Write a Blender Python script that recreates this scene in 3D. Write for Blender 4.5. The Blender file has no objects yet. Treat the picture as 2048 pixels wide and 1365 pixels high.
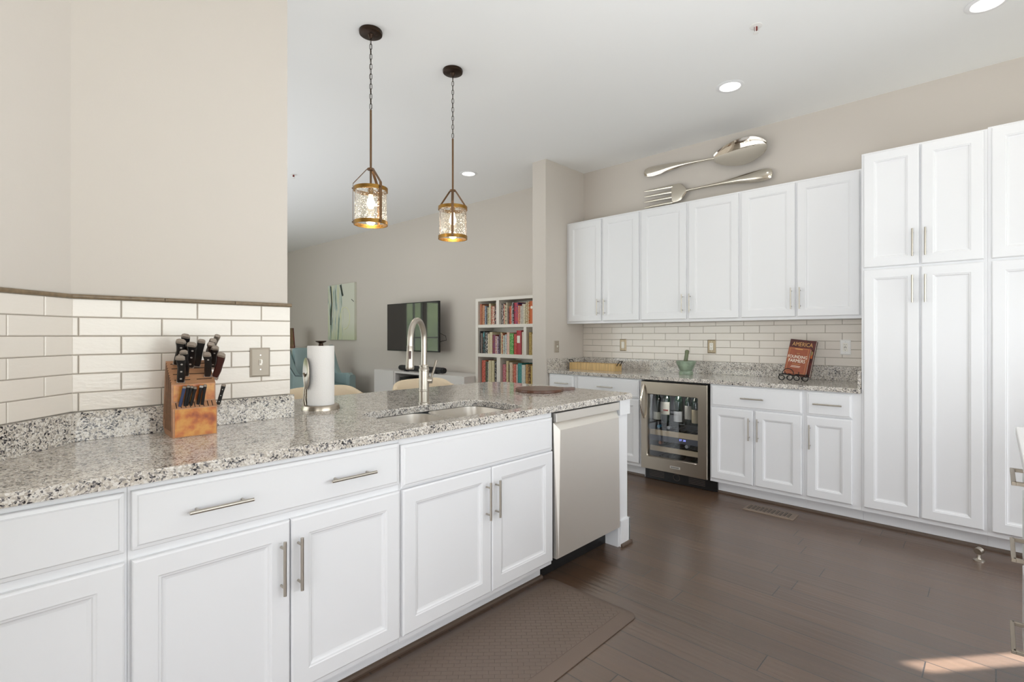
import bpy, bmesh, math, random
from mathutils import Vector, Matrix
random.seed(7)
SC = bpy.context.scene
COL = SC.collection
PI = math.pi

# ------------------------------------------------------------------ camera, exposure, world, large lights
FPX, CXP, HYP, EYE = 1016.0, 1024.0, 671.0, 1.27     # focal length in pixels of the 2048 px frame, horizon row, eye height
YAW = math.radians(43.55)
CC, SS = math.cos(YAW), math.sin(YAW)
cam = bpy.data.cameras.new('camera'); camo = bpy.data.objects.new('camera', cam); COL.objects.link(camo)
cam.sensor_width = 36; cam.lens = 36 * FPX / 2048; cam.shift_y = -11.5 / 2048
cam.clip_start = 0.02; cam.clip_end = 200
camo.location = (0, 0, EYE); camo.rotation_euler = (PI / 2, 0, YAW - PI / 2)
SC.camera = camo
vs = SC.view_settings
vs.view_transform = 'Standard'; vs.look = 'None'; vs.gamma = 1; vs.use_curve_mapping = False
vs.exposure = -0.09
try:
    SC.cycles.max_bounces = 10; SC.cycles.diffuse_bounces = 5; SC.cycles.glossy_bounces = 4
    SC.cycles.transparent_max_bounces = 12; SC.cycles.sample_clamp_indirect = 6
    SC.cycles.caustics_reflective = False; SC.cycles.caustics_refractive = False
    SC.cycles.use_denoising = True
except Exception:
    pass
CEIL = 3.08

W = bpy.data.worlds.new('world'); SC.world = W; W.use_nodes = True
wn, wl = W.node_tree.nodes, W.node_tree.links
wn.clear()
wo = wn.new('ShaderNodeOutputWorld'); wb = wn.new('ShaderNodeBackground')
tc = wn.new('ShaderNodeTexCoord'); sx = wn.new('ShaderNodeSeparateXYZ')
noi = wn.new('ShaderNodeTexNoise'); noi.inputs['Scale'].default_value = 9; noi.inputs['Detail'].default_value = 6
rl = wn.new('ShaderNodeValToRGB')
rl.color_ramp.elements[0].color = (.03, .08, .01, 1); rl.color_ramp.elements[0].position = .35
rl.color_ramp.elements[1].color = (.50, .68, .20, 1); rl.color_ramp.elements[1].position = .68
ad = wn.new('ShaderNodeMath'); ad.operation = 'MULTIPLY_ADD'; ad.inputs[1].default_value = .35
rs = wn.new('ShaderNodeValToRGB')
rs.color_ramp.elements[0].position = .30; rs.color_ramp.elements[0].color = (0, 0, 0, 1)
rs.color_ramp.elements[1].position = .36; rs.color_ramp.elements[1].color = (1, 1, 1, 1)
mx = wn.new('ShaderNodeMixRGB'); mx.inputs[2].default_value = (.85, .93, 1.0, 1)
wl.new(tc.outputs['Generated'], noi.inputs['Vector']); wl.new(tc.outputs['Generated'], sx.inputs[0])
wl.new(noi.outputs['Fac'], rl.inputs['Fac']); wl.new(noi.outputs['Fac'], ad.inputs[0]); wl.new(sx.outputs['Z'], ad.inputs[2])
wl.new(ad.outputs[0], rs.inputs['Fac']); wl.new(rs.outputs['Color'], mx.inputs[0]); wl.new(rl.outputs['Color'], mx.inputs[1])
wl.new(mx.outputs[0], wb.inputs['Color']); wb.inputs['Strength'].default_value = 2.3
wl.new(wb.outputs[0], wo.inputs[0])

def light(name, kind, loc, rot, energy, size=None, color=(1, 1, 1), **kw):
    l = bpy.data.lights.new(name, kind); l.energy = energy; l.color = color
    if kind == 'AREA':
        l.shape = 'RECTANGLE'; l.size, l.size_y = size
    for k, v in kw.items(): setattr(l, k, v)
    o = bpy.data.objects.new(name, l); COL.objects.link(o); o.location = loc; o.rotation_euler = rot
    return o
DAY = (.895, .94, 1.0)
# daylight entering through the window openings behind and beside the camera and in the far living room, plus an added west fill
light('daylight_south', 'AREA', (1.7, -2.85, 1.45), (math.radians(68), 0, 0), 83, (4.6, 2.0), DAY, spread=math.radians(130))
light('west_fill', 'AREA', (-1.05, -.25, 1.05), (math.radians(80), 0, -PI / 2), 32, (1.7, 1.7), DAY, spread=math.radians(110))
light('daylight_living', 'AREA', (-2.88, 7.0, 1.6), (PI / 2, 0, -PI / 2), 128, (6.5, 2.2), DAY)
# upward fill lamps added to brighten both ceilings, standing in for a bounced flash
light('ceiling_fill', 'AREA', (1.1, .4, .98), (PI, 0, 0), 42, (2.2, 1.2), (.91, .95, 1.0))
light('ceiling_fill_living', 'AREA', (.9, 6.6, .9), (PI, 0, 0), 98, (4.4, 6.0), (.91, .95, 1.0))
sd = Vector((-.77, .64, -.70)).normalized()
sun = light('sun', 'SUN', (8, -5, 6), sd.to_track_quat('-Z', 'Y').to_euler(), 62.0, color=(.92, .96, 1), angle=.01)

# ------------------------------------------------------------------ projection helpers (photo pixel -> point on a real plane)
def ray(px, py):
    l = (px - CXP) / FPX
    return Vector((CC + SS * l, SS - CC * l, -(py - HYP) / FPX))
CAMP = Vector((0, 0, EYE))
def on_x(px, py, x): r = ray(px, py); return CAMP + r * (x / r.x)
def on_y(px, py, y): r = ray(px, py); return CAMP + r * (y / r.y)
def on_z(px, py, z): r = ray(px, py); return CAMP + r * ((z - EYE) / r.z)
def on_plane(px, py, p, n): r = ray(px, py); return CAMP + r * ((p - CAMP).dot(n) / r.dot(n))

# ------------------------------------------------------------------ materials
def lin(c):
    return tuple((v / 255 / 12.92 if v / 255 <= .04045 else ((v / 255 + .055) / 1.055) ** 2.4) for v in c) + (1,)
MATS = {}
def mat(name, col, rough=.5, metal=0, spec=.5, coat=0, emit=0, bump=0, bscale=50, var=0, stretch=(1, 1, 1), ior=None):
    if name in MATS: return MATS[name]
    m = bpy.data.materials.new(name); m.use_nodes = True; MATS[name] = m
    nt = m.node_tree; n, l = nt.nodes, nt.links
    b = n['Principled BSDF']; c = lin(col)
    b.inputs['Base Color'].default_value = c; b.inputs['Roughness'].default_value = rough
    b.inputs['Metallic'].default_value = metal; b.inputs['Specular IOR Level'].default_value = spec
    b.inputs['Coat Weight'].default_value = coat
    if ior: b.inputs['IOR'].default_value = ior
    if emit:
        b.inputs['Emission Color'].default_value = c; b.inputs['Emission Strength'].default_value = emit
    m.diffuse_color = c
    if bump or var:
        t = n.new('ShaderNodeTexCoord'); mp = n.new('ShaderNodeMapping'); mp.inputs['Scale'].default_value = stretch
        l.new(t.outputs['Object'], mp.inputs[0])
        no = n.new('ShaderNodeTexNoise'); no.inputs['Scale'].default_value = bscale; no.inputs['Detail'].default_value = 4
        l.new(mp.outputs[0], no.inputs['Vector'])
        if bump:
            bp = n.new('ShaderNodeBump'); bp.inputs['Strength'].default_value = bump; bp.inputs['Distance'].default_value = .002
            l.new(no.outputs['Fac'], bp.inputs['Height']); l.new(bp.outputs[0], b.inputs['Normal'])
        if var:
            r = n.new('ShaderNodeValToRGB')
            r.color_ramp.elements[0].position = .3; r.color_ramp.elements[1].position = .7
            r.color_ramp.elements[0].color = tuple(max(0, v * (1 - var)) for v in c[:3]) + (1,)
            r.color_ramp.elements[1].color = tuple(min(1, v * (1 + var)) for v in c[:3]) + (1,)
            l.new(no.outputs['Fac'], r.inputs[0]); l.new(r.outputs[0], b.inputs['Base Color'])
    return m

def N(m):
    return m.node_tree.nodes, m.node_tree.links, m.node_tree.nodes['Principled BSDF']
def ramp(n, stops, const=False):
    r = n.new('ShaderNodeValToRGB'); cr = r.color_ramp
    if const: cr.interpolation = 'CONSTANT'
    while len(cr.elements) < len(stops): cr.elements.new(.5)
    for e, (p, c) in zip(cr.elements, stops):
        e.position = p; e.color = lin(c)
    return r

WALL = mat('wall_paint', (206, 198, 189), .85, spec=.25, bump=.08, bscale=260)
CEILM = mat('ceiling_paint', (245, 245, 243), .9, spec=.2, bump=.06, bscale=200)
WHITE = mat('white_cabinet_paint', (233, 233, 234), .34, spec=.45)
TRIMW = mat('white_trim_paint', (242, 242, 242), .4)
GROUT = mat('grout', (172, 163, 152), .9)
TILE = mat('cream_glazed_tile', (228, 220, 210), .17, spec=.5, bump=.35, bscale=38, stretch=(1, 1, 2.4))
PENCIL = mat('brown_pencil_tile', (122, 104, 80), .35, bump=.4, bscale=60, var=.2)
NICK = mat('brushed_nickel', (188, 181, 170), .33, metal=1)
STEEL = mat('stainless_steel', (240, 236, 229), .5, metal=1)
STEEL_FR = mat('fridge_stainless', (176, 166, 152), .3, metal=1)
CHROME = mat('polished_silver', (226, 218, 205), .05, metal=1)
BLACK = mat('black_plastic', (14, 13, 13), .35)
BLK_MET = mat('wrought_iron', (22, 20, 20), .5, metal=.3)
SHOE = mat('dark_brown_moulding', (92, 76, 64), .35)
PLATE_T = mat('taupe_metal_plate', (158, 142, 118), .35, metal=.6)
PLATE_N = mat('satin_nickel_plate', (172, 162, 148), .5, metal=.25)
IVORY = mat('ivory_plastic', (240, 236, 226), .4)
WHT_PL = mat('white_plastic', (238, 236, 232), .35)
BRONZE = mat('oil_rubbed_bronze', (58, 44, 34), .4, metal=.8, bump=.3, bscale=90)
BRASS = mat('aged_brass', (150, 112, 52), .38, metal=.85, bump=.2, bscale=60)
STRAP = mat('weathered_bronze_strap', (120, 92, 66), .4, metal=.7, bump=.2, bscale=60)
SOAP = mat('green_marble', (142, 158, 138), .35, var=.35, bscale=14, bump=.1)
PAPER = mat('paper_towel', (238, 234, 230), .95, bump=.5, bscale=240)
PAGES = mat('book_pages', (232, 226, 212), .9)
CREAM = mat('cream_leather', (226, 207, 178), .5, bump=.1, bscale=150)
TEAL = mat('teal_leather', (138, 158, 158), .3, bump=.15, bscale=30, spec=.6)
TEALD = mat('teal_seat_cushion', (96, 124, 124), .5)
DARKWOOD = mat('dark_walnut', (90, 55, 38), .4, var=.3, bscale=20, stretch=(1, 6, 1))
MAT_RUB = mat('brown_rubber_mat', (112, 96, 85), .5)
CONSOLE = mat('console_lacquer', (222, 218, 214), .3)
SHELFW = mat('bookcase_paint', (226, 220, 210), .5)
GREYIN = mat('fridge_liner', (150, 152, 154), .5)
BEECH = mat('beech_shelf_front', (222, 200, 168), .45)
MORT = None

def granite():
    m = mat('speckled_granite', (215, 208, 198), .09, spec=.5)
    n, l, b = N(m)
    t = n.new('ShaderNodeTexCoord')
    no = n.new('ShaderNodeTexNoise'); no.inputs['Scale'].default_value = 90; no.inputs['Detail'].default_value = 2
    va = n.new('ShaderNodeVectorMath'); va.operation = 'MULTIPLY_ADD'; va.inputs[1].default_value = (.014,) * 3
    l.new(t.outputs['Object'], no.inputs['Vector']); l.new(no.outputs['Color'], va.inputs[0]); l.new(t.outputs['Object'], va.inputs[2])
    v = n.new('ShaderNodeTexVoronoi'); v.inputs['Scale'].default_value = 225; l.new(va.outputs[0], v.inputs['Vector'])
    s = n.new('ShaderNodeSeparateColor'); l.new(v.outputs['Color'], s.inputs[0])
    r = ramp(n, [(0, (48, 47, 50)), (.055, (104, 102, 104)), (.15, (152, 147, 142)), (.31, (188, 179, 167)), (.54, (210, 203, 193)), (.80, (226, 221, 214))], True)
    cl = n.new('ShaderNodeTexNoise'); cl.inputs['Scale'].default_value = 26; l.new(t.outputs['Object'], cl.inputs['Vector'])
    ma = n.new('ShaderNodeMath'); ma.operation = 'MULTIPLY_ADD'; ma.inputs[1].default_value = .75; 
    l.new(cl.outputs['Fac'], ma.inputs[0]); l.new(s.outputs[0], ma.inputs[2])
    sb = n.new('ShaderNodeMath'); sb.operation = 'SUBTRACT'; sb.inputs[1].default_value = .36; l.new(ma.outputs[0], sb.inputs[0])
    l.new(sb.outputs[0], r.inputs[0]); l.new(r.outputs[0], b.inputs['Base Color'])
    return m
GRAN = granite()

def floor_mat():
    m = mat('dark_hand_scraped_planks', (64, 47, 38), .3, spec=.5, ior=2.05)
    n, l, b = N(m)
    t = n.new('ShaderNodeTexCoord'); sp = n.new('ShaderNodeSeparateXYZ'); cb = n.new('ShaderNodeCombineXYZ')
    l.new(t.outputs['Object'], sp.inputs[0]); 
    rd = n.new('ShaderNodeMath'); rd.operation = 'DIVIDE'; rd.inputs[1].default_value = .127; l.new(sp.outputs['X'], rd.inputs[0])
    fl = n.new('ShaderNodeMath'); fl.operation = 'FLOOR'; l.new(rd.outputs[0], fl.inputs[0])
    wn_ = n.new('ShaderNodeTexWhiteNoise'); wn_.noise_dimensions = '1D'; l.new(fl.outputs[0], wn_.inputs['W'])
    ya = n.new('ShaderNodeMath'); ya.operation = 'MULTIPLY_ADD'; ya.inputs[1].default_value = 1.15
    l.new(wn_.outputs['Value'], ya.inputs[0]); l.new(sp.outputs['Y'], ya.inputs[2])
    l.new(ya.outputs[0], cb.inputs['X']); l.new(sp.outputs['X'], cb.inputs['Y'])
    br = n.new('ShaderNodeTexBrick'); br.offset = 0
    br.inputs['Scale'].default_value = 1; br.inputs['Brick Width'].default_value = 1.15; br.inputs['Row Height'].default_value = .127
    br.inputs['Mortar Size'].default_value = .0022; br.inputs['Mortar Smooth'].default_value = .1
    br.inputs['Color1'].default_value = lin((106, 80, 60)); br.inputs['Color2'].default_value = lin((92, 69, 52)); br.inputs['Mortar'].default_value = lin((30, 22, 18))
    l.new(cb.outputs[0], br.inputs['Vector'])
    mp = n.new('ShaderNodeMapping'); mp.inputs['Scale'].default_value = (38, 2.2, 1)
    l.new(t.outputs['Object'], mp.inputs[0])
    no = n.new('ShaderNodeTexNoise'); no.inputs['Scale'].default_value = 1; no.inputs['Detail'].default_value = 3; l.new(mp.outputs[0], no.inputs['Vector'])
    mr = n.new('ShaderNodeMixRGB'); mr.blend_type = 'MULTIPLY'; mr.inputs[0].default_value = .35
    l.new(br.outputs['Color'], mr.inputs[1]); l.new(no.outputs['Fac'], mr.inputs[2]); l.new(mr.outputs[0], b.inputs['Base Color'])
    h = n.new('ShaderNodeMath'); h.operation = 'MULTIPLY_ADD'; h.inputs[1].default_value = -1.2
    l.new(br.outputs['Fac'], h.inputs[0]); l.new(no.outputs['Fac'], h.inputs[2])
    bp = n.new('ShaderNodeBump'); bp.inputs['Strength'].default_value = .8; bp.inputs['Distance'].default_value = .003
    l.new(h.outputs[0], bp.inputs['Height']); l.new(bp.outputs[0], b.inputs['Normal'])
    return m
FLOORM = floor_mat()

def brushed(m, axis_scale):
    n, l, b = N(m)
    t = n.new('ShaderNodeTexCoord'); mp = n.new('ShaderNodeMapping'); mp.inputs['Scale'].default_value = axis_scale
    no = n.new('ShaderNodeTexNoise'); no.inputs['Scale'].default_value = 1; no.inputs['Detail'].default_value = 3
    l.new(t.outputs['Object'], mp.inputs[0]); l.new(mp.outputs[0], no.inputs['Vector'])
    bp = n.new('ShaderNodeBump'); bp.inputs['Strength'].default_value = .06; bp.inputs['Distance'].default_value = .001
    l.new(no.outputs['Fac'], bp.inputs['Height']); l.new(bp.outputs[0], b.inputs['Normal'])
brushed(STEEL, (4, 4, 900)); brushed(STEEL_FR, (4, 4, 900))

def glass(name, tint=(1, 1, 1), gloss=.12, bubbles=False, rough=.02):
    m = bpy.data.materials.new(name); m.use_nodes = True; n, l = m.node_tree.nodes, m.node_tree.links
    n.clear(); o = n.new('ShaderNodeOutputMaterial'); tr = n.new('ShaderNodeBsdfTransparent'); gl = n.new('ShaderNodeBsdfGlossy')
    tr.inputs[0].default_value = tuple(tint) + (1,); gl.inputs['Roughness'].default_value = rough
    lw = n.new('ShaderNodeLayerWeight'); lw.inputs[0].default_value = .35
    mr = n.new('ShaderNodeMapRange'); mr.inputs[3].default_value = gloss * .5; mr.inputs[4].default_value = min(1, gloss * 6)
    l.new(lw.outputs['Facing'], mr.inputs[0])
    mi = n.new('ShaderNodeMixShader'); l.new(mr.outputs[0], mi.inputs[0]); l.new(tr.outputs[0], mi.inputs[1]); l.new(gl.outputs[0], mi.inputs[2])
    out = mi.outputs[0]
    if bubbles:
        t = n.new('ShaderNodeTexCoord'); v = n.new('ShaderNodeTexVoronoi'); v.inputs['Scale'].default_value = 105
        l.new(t.outputs['Object'], v.inputs['Vector'])
        r = n.new('ShaderNodeValToRGB'); r.color_ramp.elements[0].position = .22; r.color_ramp.elements[0].color = (.55, .55, .55, 1)
        r.color_ramp.elements[1].position = .34; r.color_ramp.elements[1].color = (.03, .03, .03, 1)
        l.new(v.outputs['Distance'], r.inputs[0])
        df = n.new('ShaderNodeBsdfTranslucent'); df.inputs[0].default_value = (.9, .86, .78, 1)
        m2 = n.new('ShaderNodeMixShader'); l.new(r.outputs[0], m2.inputs[0]); l.new(out, m2.inputs[1]); l.new(df.outputs[0], m2.inputs[2]); out = m2.outputs[0]
    l.new(out, o.inputs[0]); MATS[name] = m
    return m
GLASS_W = glass('window_glass')
GLASS_F = glass('fridge_door_glass', (.9, .91, .92), .07)
GLASS_S = glass('seeded_glass', (.97, .95, .9), .1, True)
GLASS_B = glass('clear_bottle_glass', (.75, .8, .78), .25)
GLASS_G = mat('dark_green_bottle_glass', (22, 38, 30), .12, spec=.8)

# ------------------------------------------------------------------ mesh helpers
class B:
    def __init__(s): s.bm = bmesh.new(); s.mi = 0
    def _f(s, vs):
        try:
            f = s.bm.faces.new(vs); f.material_index = s.mi; return f
        except ValueError: return None
    def box(s, x0, y0, z0, x1, y1, z1, bev=0):
        x0, x1 = min(x0, x1), max(x0, x1); y0, y1 = min(y0, y1), max(y0, y1); z0, z1 = min(z0, z1), max(z0, z1)
        v = [s.bm.verts.new(p) for p in ((x0, y0, z0), (x1, y0, z0), (x1, y1, z0), (x0, y1, z0), (x0, y0, z1), (x1, y0, z1), (x1, y1, z1), (x0, y1, z1))]
        fs = [s._f([v[i] for i in q]) for q in ((3, 2, 1, 0), (4, 5, 6, 7), (0, 1, 5, 4), (1, 2, 6, 5), (2, 3, 7, 6), (3, 0, 4, 7))]
        if bev:
            es = {e for f in fs for e in f.edges}
            r = bmesh.ops.bevel(s.bm, geom=list(es), offset=bev, segments=2, affect='EDGES', profile=.5)
            for f in r['faces']: f.material_index = s.mi
        return s
    def obox(s, c, u, v, w, hu, hv, hw, bev=0):
        c = Vector(c); u, v, w = Vector(u).normalized(), Vector(v).normalized(), Vector(w).normalized()
        n0 = len(s.bm.verts); s.bm.verts.ensure_lookup_table()
        old = set(s.bm.verts)
        s.box(-hu, -hv, -hw, hu, hv, hw, bev)
        M = Matrix((u, v, w)).transposed()
        for q in s.bm.verts:
            if q not in old: q.co = c + M @ q.co
        return s
    def loops(s, rings, cap0=True, cap1=True, close=True):
        rs = [[s.bm.verts.new(p) for p in r] for r in rings]
        n = len(rs[0])
        for a, b in zip(rs, rs[1:]):
            for i in range(n if close else n - 1):
                j = (i + 1) % n
                s._f((a[i], a[j], b[j], b[i]))
        if cap0: s._f(rs[0][::-1])
        if cap1: s._f(rs[-1])
        return s
    def lathe(s, prof, c=(0, 0, 0), n=32, axis=(0, 0, 1)):
        ax = Vector(axis).normalized(); a = ax.orthogonal().normalized(); b = ax.cross(a); c = Vector(c)
        rings = [[c + ax * z + (a * math.cos(2 * PI * i / n) + b * math.sin(2 * PI * i / n)) * max(r, 1e-5) for i in range(n)] for r, z in prof]
        cl = prof[0] == prof[-1]
        return s.loops(rings, not cl, not cl)
    def cyl(s, p0, p1, r, n=16, r1=None):
        p0, p1 = Vector(p0), Vector(p1); d = (p1 - p0)
        return s.lathe([(r, 0), (r if r1 is None else r1, d.length)], p0, n, d)
    def tube(s, pts, r, n=10, closed=False):
        pts = [Vector(p) for p in pts]; rings = []
        rr = r if isinstance(r, (list, tuple)) else [r] * len(pts)
        t0 = (pts[1] - pts[0]).normalized(); a = t0.orthogonal().normalized()
        m = len(pts)
        for i, p in enumerate(pts):
            if closed: t = (pts[(i + 1) % m] - pts[i - 1]).normalized()
            else: t = (pts[min(i + 1, m - 1)] - pts[max(i - 1, 0)]).normalized()
            a = (a - t * a.dot(t)).normalized(); b = t.cross(a)
            rings.append([p + (a * math.cos(2 * PI * k / n) + b * math.sin(2 * PI * k / n)) * rr[i] for k in range(n)])
        if closed:
            rings.append(rings[0]); return s.loops(rings, False, False)
        return s.loops(rings)
    def prism(s, poly, z0, z1, ax='z'):
        def P(p, z):
            return {'z': (p[0], p[1], z), 'x': (z, p[0], p[1]), 'y': (p[0], z, p[1])}[ax]
        return s.loops([[P(p, z0) for p in poly], [P(p, z1) for p in poly]])
    def done(s, name, mats, parent=None, smooth=False, origin=None, merge=True, local=False):
        bm = s.bm
        if merge: bmesh.ops.remove_doubles(bm, verts=bm.verts, dist=1e-6)
        bmesh.ops.recalc_face_normals(bm, faces=bm.faces)
        off = Vector(origin) if origin is not None else Vector((0, 0, 0))
        if parent is not None and not local:
            p = parent
            while p is not None: off = off + p.location; p = p.parent
        if off.length and not local:
            for v in bm.verts: v.co -= off
        if smooth:
            for f in bm.faces: f.smooth = True
            for e in bm.edges:
                if len(e.link_faces) == 2 and e.calc_face_angle(0) > .6: e.smooth = False
        me = bpy.data.meshes.new(name); bm.to_mesh(me); bm.free()
        if not isinstance(mats, (list, tuple)): mats = [mats]
        for m in mats: me.materials.append(m)
        o = bpy.data.objects.new(name, me); COL.objects.link(o)
        if parent is not None: o.parent = parent
        if origin is not None: o.location = origin
        return o

def tag(o, label, cat, group=None):
    o['label'] = label; o['category'] = cat
    if group: o['group'] = group
    return o
def thing(name, loc, label, cat, group=None, rot=None):
    o = bpy.data.objects.new(name, None); COL.objects.link(o); o.location = loc; o.empty_display_size = .05
    if rot: o.rotation_euler = rot
    return tag(o, label, cat, group)
def struct(b, name, mats, **k):
    o = b.done(name, mats, **k) if isinstance(b, B) else b
    o['kind'] = 'structure'; return o
def copy_tree(o, parent=None):
    c = o.copy(); COL.objects.link(c); c.parent = parent
    for ch in list(o.children): copy_tree(ch, c)
    return c

# ------------------------------------------------------------------ the room shell
XW, XE = 4.675, 4.80            # east wall: inner face, outer face
YS, YN, XWEST, XKW = -3.0, 12.5, -3.0, -1.2
YT = 2.24                       # kitchen partition tile face
CORX = .2158
struct(B().box(XWEST - .15, YS - .15, -.12, XE, YN + .15, 0), 'floor', FLOORM)
struct(B().box(XWEST - .15, YS - .15, CEIL, XE, YN + .15, CEIL + .12), 'ceiling', CEILM)

def wall_with_holes(name, axis, a, b, u0, u1, holes):
    """wall slab between a and b on axis, spanning u0..u1, holes = (u0,u1,z0,z1)"""
    w = B()
    def add(p, q, z0, z1):
        if q - p < 1e-4 or z1 - z0 < 1e-4: return
        if axis == 'x': w.box(a, p, z0, b, q, z1)
        else: w.box(p, a, z0, q, b, z1)
    cur = u0
    for h0, h1, z0, z1 in sorted(holes):
        add(cur, h0, 0, CEIL); add(h0, h1, 0, z0); add(h0, h1, z1, CEIL); cur = h1
    add(cur, u1, 0, CEIL)
    return struct(w, name, WALL)
WINZ = (.75, 2.35)
H_S = [(-.7, .7, .75, 2.35), (.95, 2.35, .75, 2.35), (2.6, 4.0, .75, 2.35)]
H_W = [(-2.6, -1.35, .75, 2.35), (-1.1, .6, .08, 2.15)]  # the low second opening is added to bring light onto the base cabinets
H_N = [(-1.6, -.52, .1, 2.3), (-.40, .22, .1, 2.3), (2.2, 3.6, .75, 2.3)]
H_L = [(4.0, 5.6, .5, 2.35), (6.0, 7.6, .5, 2.35), (8.0, 9.6, .5, 2.35)]
H_E = [(-1.76, -1.57, .1, 2.12)]  # unseen slit, added and sized so the sun draws a narrow floor streak
wall_with_holes('wall_south', 'y', YS - .15, YS, XKW - .15, XE, H_S)
wall_with_holes('wall_west', 'x', XKW - .15, XKW, YS, .83, H_W)
wall_with_holes('wall_north', 'y', YN, YN + .15, XWEST, XE, H_N)
wall_with_holes('wall_living_west', 'x', XWEST - .15, XWEST, -3, YN, H_L)
wall_with_holes('wall_east', 'x', XW, XE, YS, YN, H_E)
k = 1
for ax, p, hs in (('y', YS - .07, H_S), ('x', XKW - .07, H_W), ('y', YN + .07, H_N), ('x', XWEST - .07, H_L), ('x', XW + .06, H_E)):
    for u0, u1, z0, z1 in hs:
        f = B(); g = B()
        def bb(q, a0, a1, b0, b1, t):
            if ax == 'y': q.box(a0, p - t, b0, a1, p + t, b1)
            else: q.box(p - t, a0, b0, p + t, a1, b1)
        t = .035 if u1 - u0 > .5 else .004
        bb(f, u0, u0 + t, z0, z1, .04); bb(f, u1 - t, u1, z0, z1, .04); bb(f, u0 + t, u1 - t, z0, z0 + t, .04); bb(f, u0 + t, u1 - t, z1 - t, z1, .04)
        if u1 - u0 > .5:
            bb(f, (u0 + u1) / 2 - .02, (u0 + u1) / 2 + .02, z0 + t, z1 - t, .03)
            bb(f, u0 + t, u1 - t, (z0 + z1) / 2 - .02, (z0 + z1) / 2 + .02, .025)
        o = struct(f, 'window_%d' % k, TRIMW); bb(g, u0 + t, u1 - t, z0 + t, z1 - t, .003)
        g.done('window_pane', GLASS_W, o); k += 1

# kitchen partition with the tiled backsplash: straight piece + 45 degree piece
PEND = .937
pw = B().prism([(CORX, YT + .012), (PEND, YT + .012), (PEND, YT + .135), (CORX - .05, YT + .135), (XKW - .15, YT + .135 + CORX * -1 - 1.3), (XKW - .15, .80), (XKW, YT + .012 - (CORX - XKW))], 0, CEIL)
struct(pw, 'wall_kitchen', WALL)
# stub wall at the end of the back counter
STX, STY0, STY1 = 4.011, 3.337, 3.516
st = B().box(STX, STY0, 0, XW, STY1, CEIL)
struct(st, 'wall_stub', WALL)
bb_ = B().box(XW - .014, STY1, 0, XW, YN, .13)
struct(bb_, 'baseboard_living', TRIMW)

# tiles as real beveled tiles over a grout bed, in a local (u, z) frame
def tiles(name, p0, u, nrm, L, z0, z1, pitch, tl, joints_even, joints_odd, parity=0, label=None):
    p0 = Vector(p0); u = Vector(u).normalized(); nrm = Vector(nrm).normalized()
    b = B(); b.mi = 0
    def P(s, z, d): return p0 + u * s + nrm * d + Vector((0, 0, z))
    b.loops([[P(0, z0, 0), P(L, z0, 0), P(L, z1, 0), P(0, z1, 0)], [P(0, z0, .008), P(L, z0, .008), P(L, z1, .008), P(0, z1, .008)]])
    b.mi = 1; z = z0; r = 0; g = .0016
    while z < z1 - .004:
        zt = min(z + pitch, z1); js = [q for q in (joints_even if (r + parity) % 2 == 0 else joints_odd) if 0.004 < q < L - .004]
        ed = [0] + js + [L]
        for a, c in zip(ed, ed[1:]):
            a2, c2, za, zb = a + g, c - g, z + g, zt - g; e = .0022
            b.loops([[P(a2, za, .007), P(c2, za, .007), P(c2, zb, .007), P(a2, zb, .007)],
                     [P(a2, za, .0105), P(c2, za, .0105), P(c2, zb, .0105), P(a2, zb, .0105)],
                     [P(a2 + e, za + e, .0125), P(c2 - e, za + e, .0125), P(c2 - e, zb - e, .0125), P(a2 + e, zb - e, .0125)]])
        z += pitch; r += 1
    return struct(b, name, [GROUT, TILE])
SPZ = 1.0115; TZ1 = 1.395; PIT = (TZ1 - SPZ) / 6
je = [.234 - CORX + .237 * i for i in range(6)]; jo = [.35 - CORX + .237 * i for i in range(-1, 6)]
tiles('trim_1', (CORX, YT + .0125, 0), (1, 0, 0), (0, -1, 0), .946 - CORX, SPZ, TZ1, PIT, .237, je, jo)
D45 = 1.9
j4e = [.2345 * i - .0055 for i in range(1, 9)]; j4o = [.1065 + .2345 * i for i in range(8)]
tiles('trim_2', (CORX - .0036, YT + .0125 - .0015, 0), (-1, -1, 0), (1, -1, 0), D45, SPZ, TZ1, PIT, .237, j4e, j4o)
pc = B()
def pencil(b, p0, p1, r=.0075):
    b.tube([p0, p1], r, 12)
pencil(pc, (CORX, YT - .003, TZ1 + .006), (.478, YT - .003, TZ1 + .006)); pencil(pc, (.480, YT - .003, TZ1 + .006), (.718, YT - .003, TZ1 + .006)); pencil(pc, (.720, YT - .003, TZ1 + .006), (.948, YT - .003, TZ1 + .006))
pencil(pc, (CORX, YT - .003, TZ1 + .006), (CORX - D45 * .7071, YT - .003 - D45 * .7071, TZ1 + .006))
struct(pc, 'trim_3', PENCIL, smooth=True)
# back wall tiles
BZ0, BZ1, BP = 1.027, 1.393, .0655
bj = [3.21 - .2475 * i for i in range(12)]; bk = [3.337 - .2475 * i + 0 for i in range(13)]
tiles('trim_4', (XW, STY0, 0), (0, -1, 0), (-1, 0, 0), STY0 - .645, BZ0, BZ1, BP, .2475, [STY0 - q for q in bj], [STY0 - q - .004 for q in bk])

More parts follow.
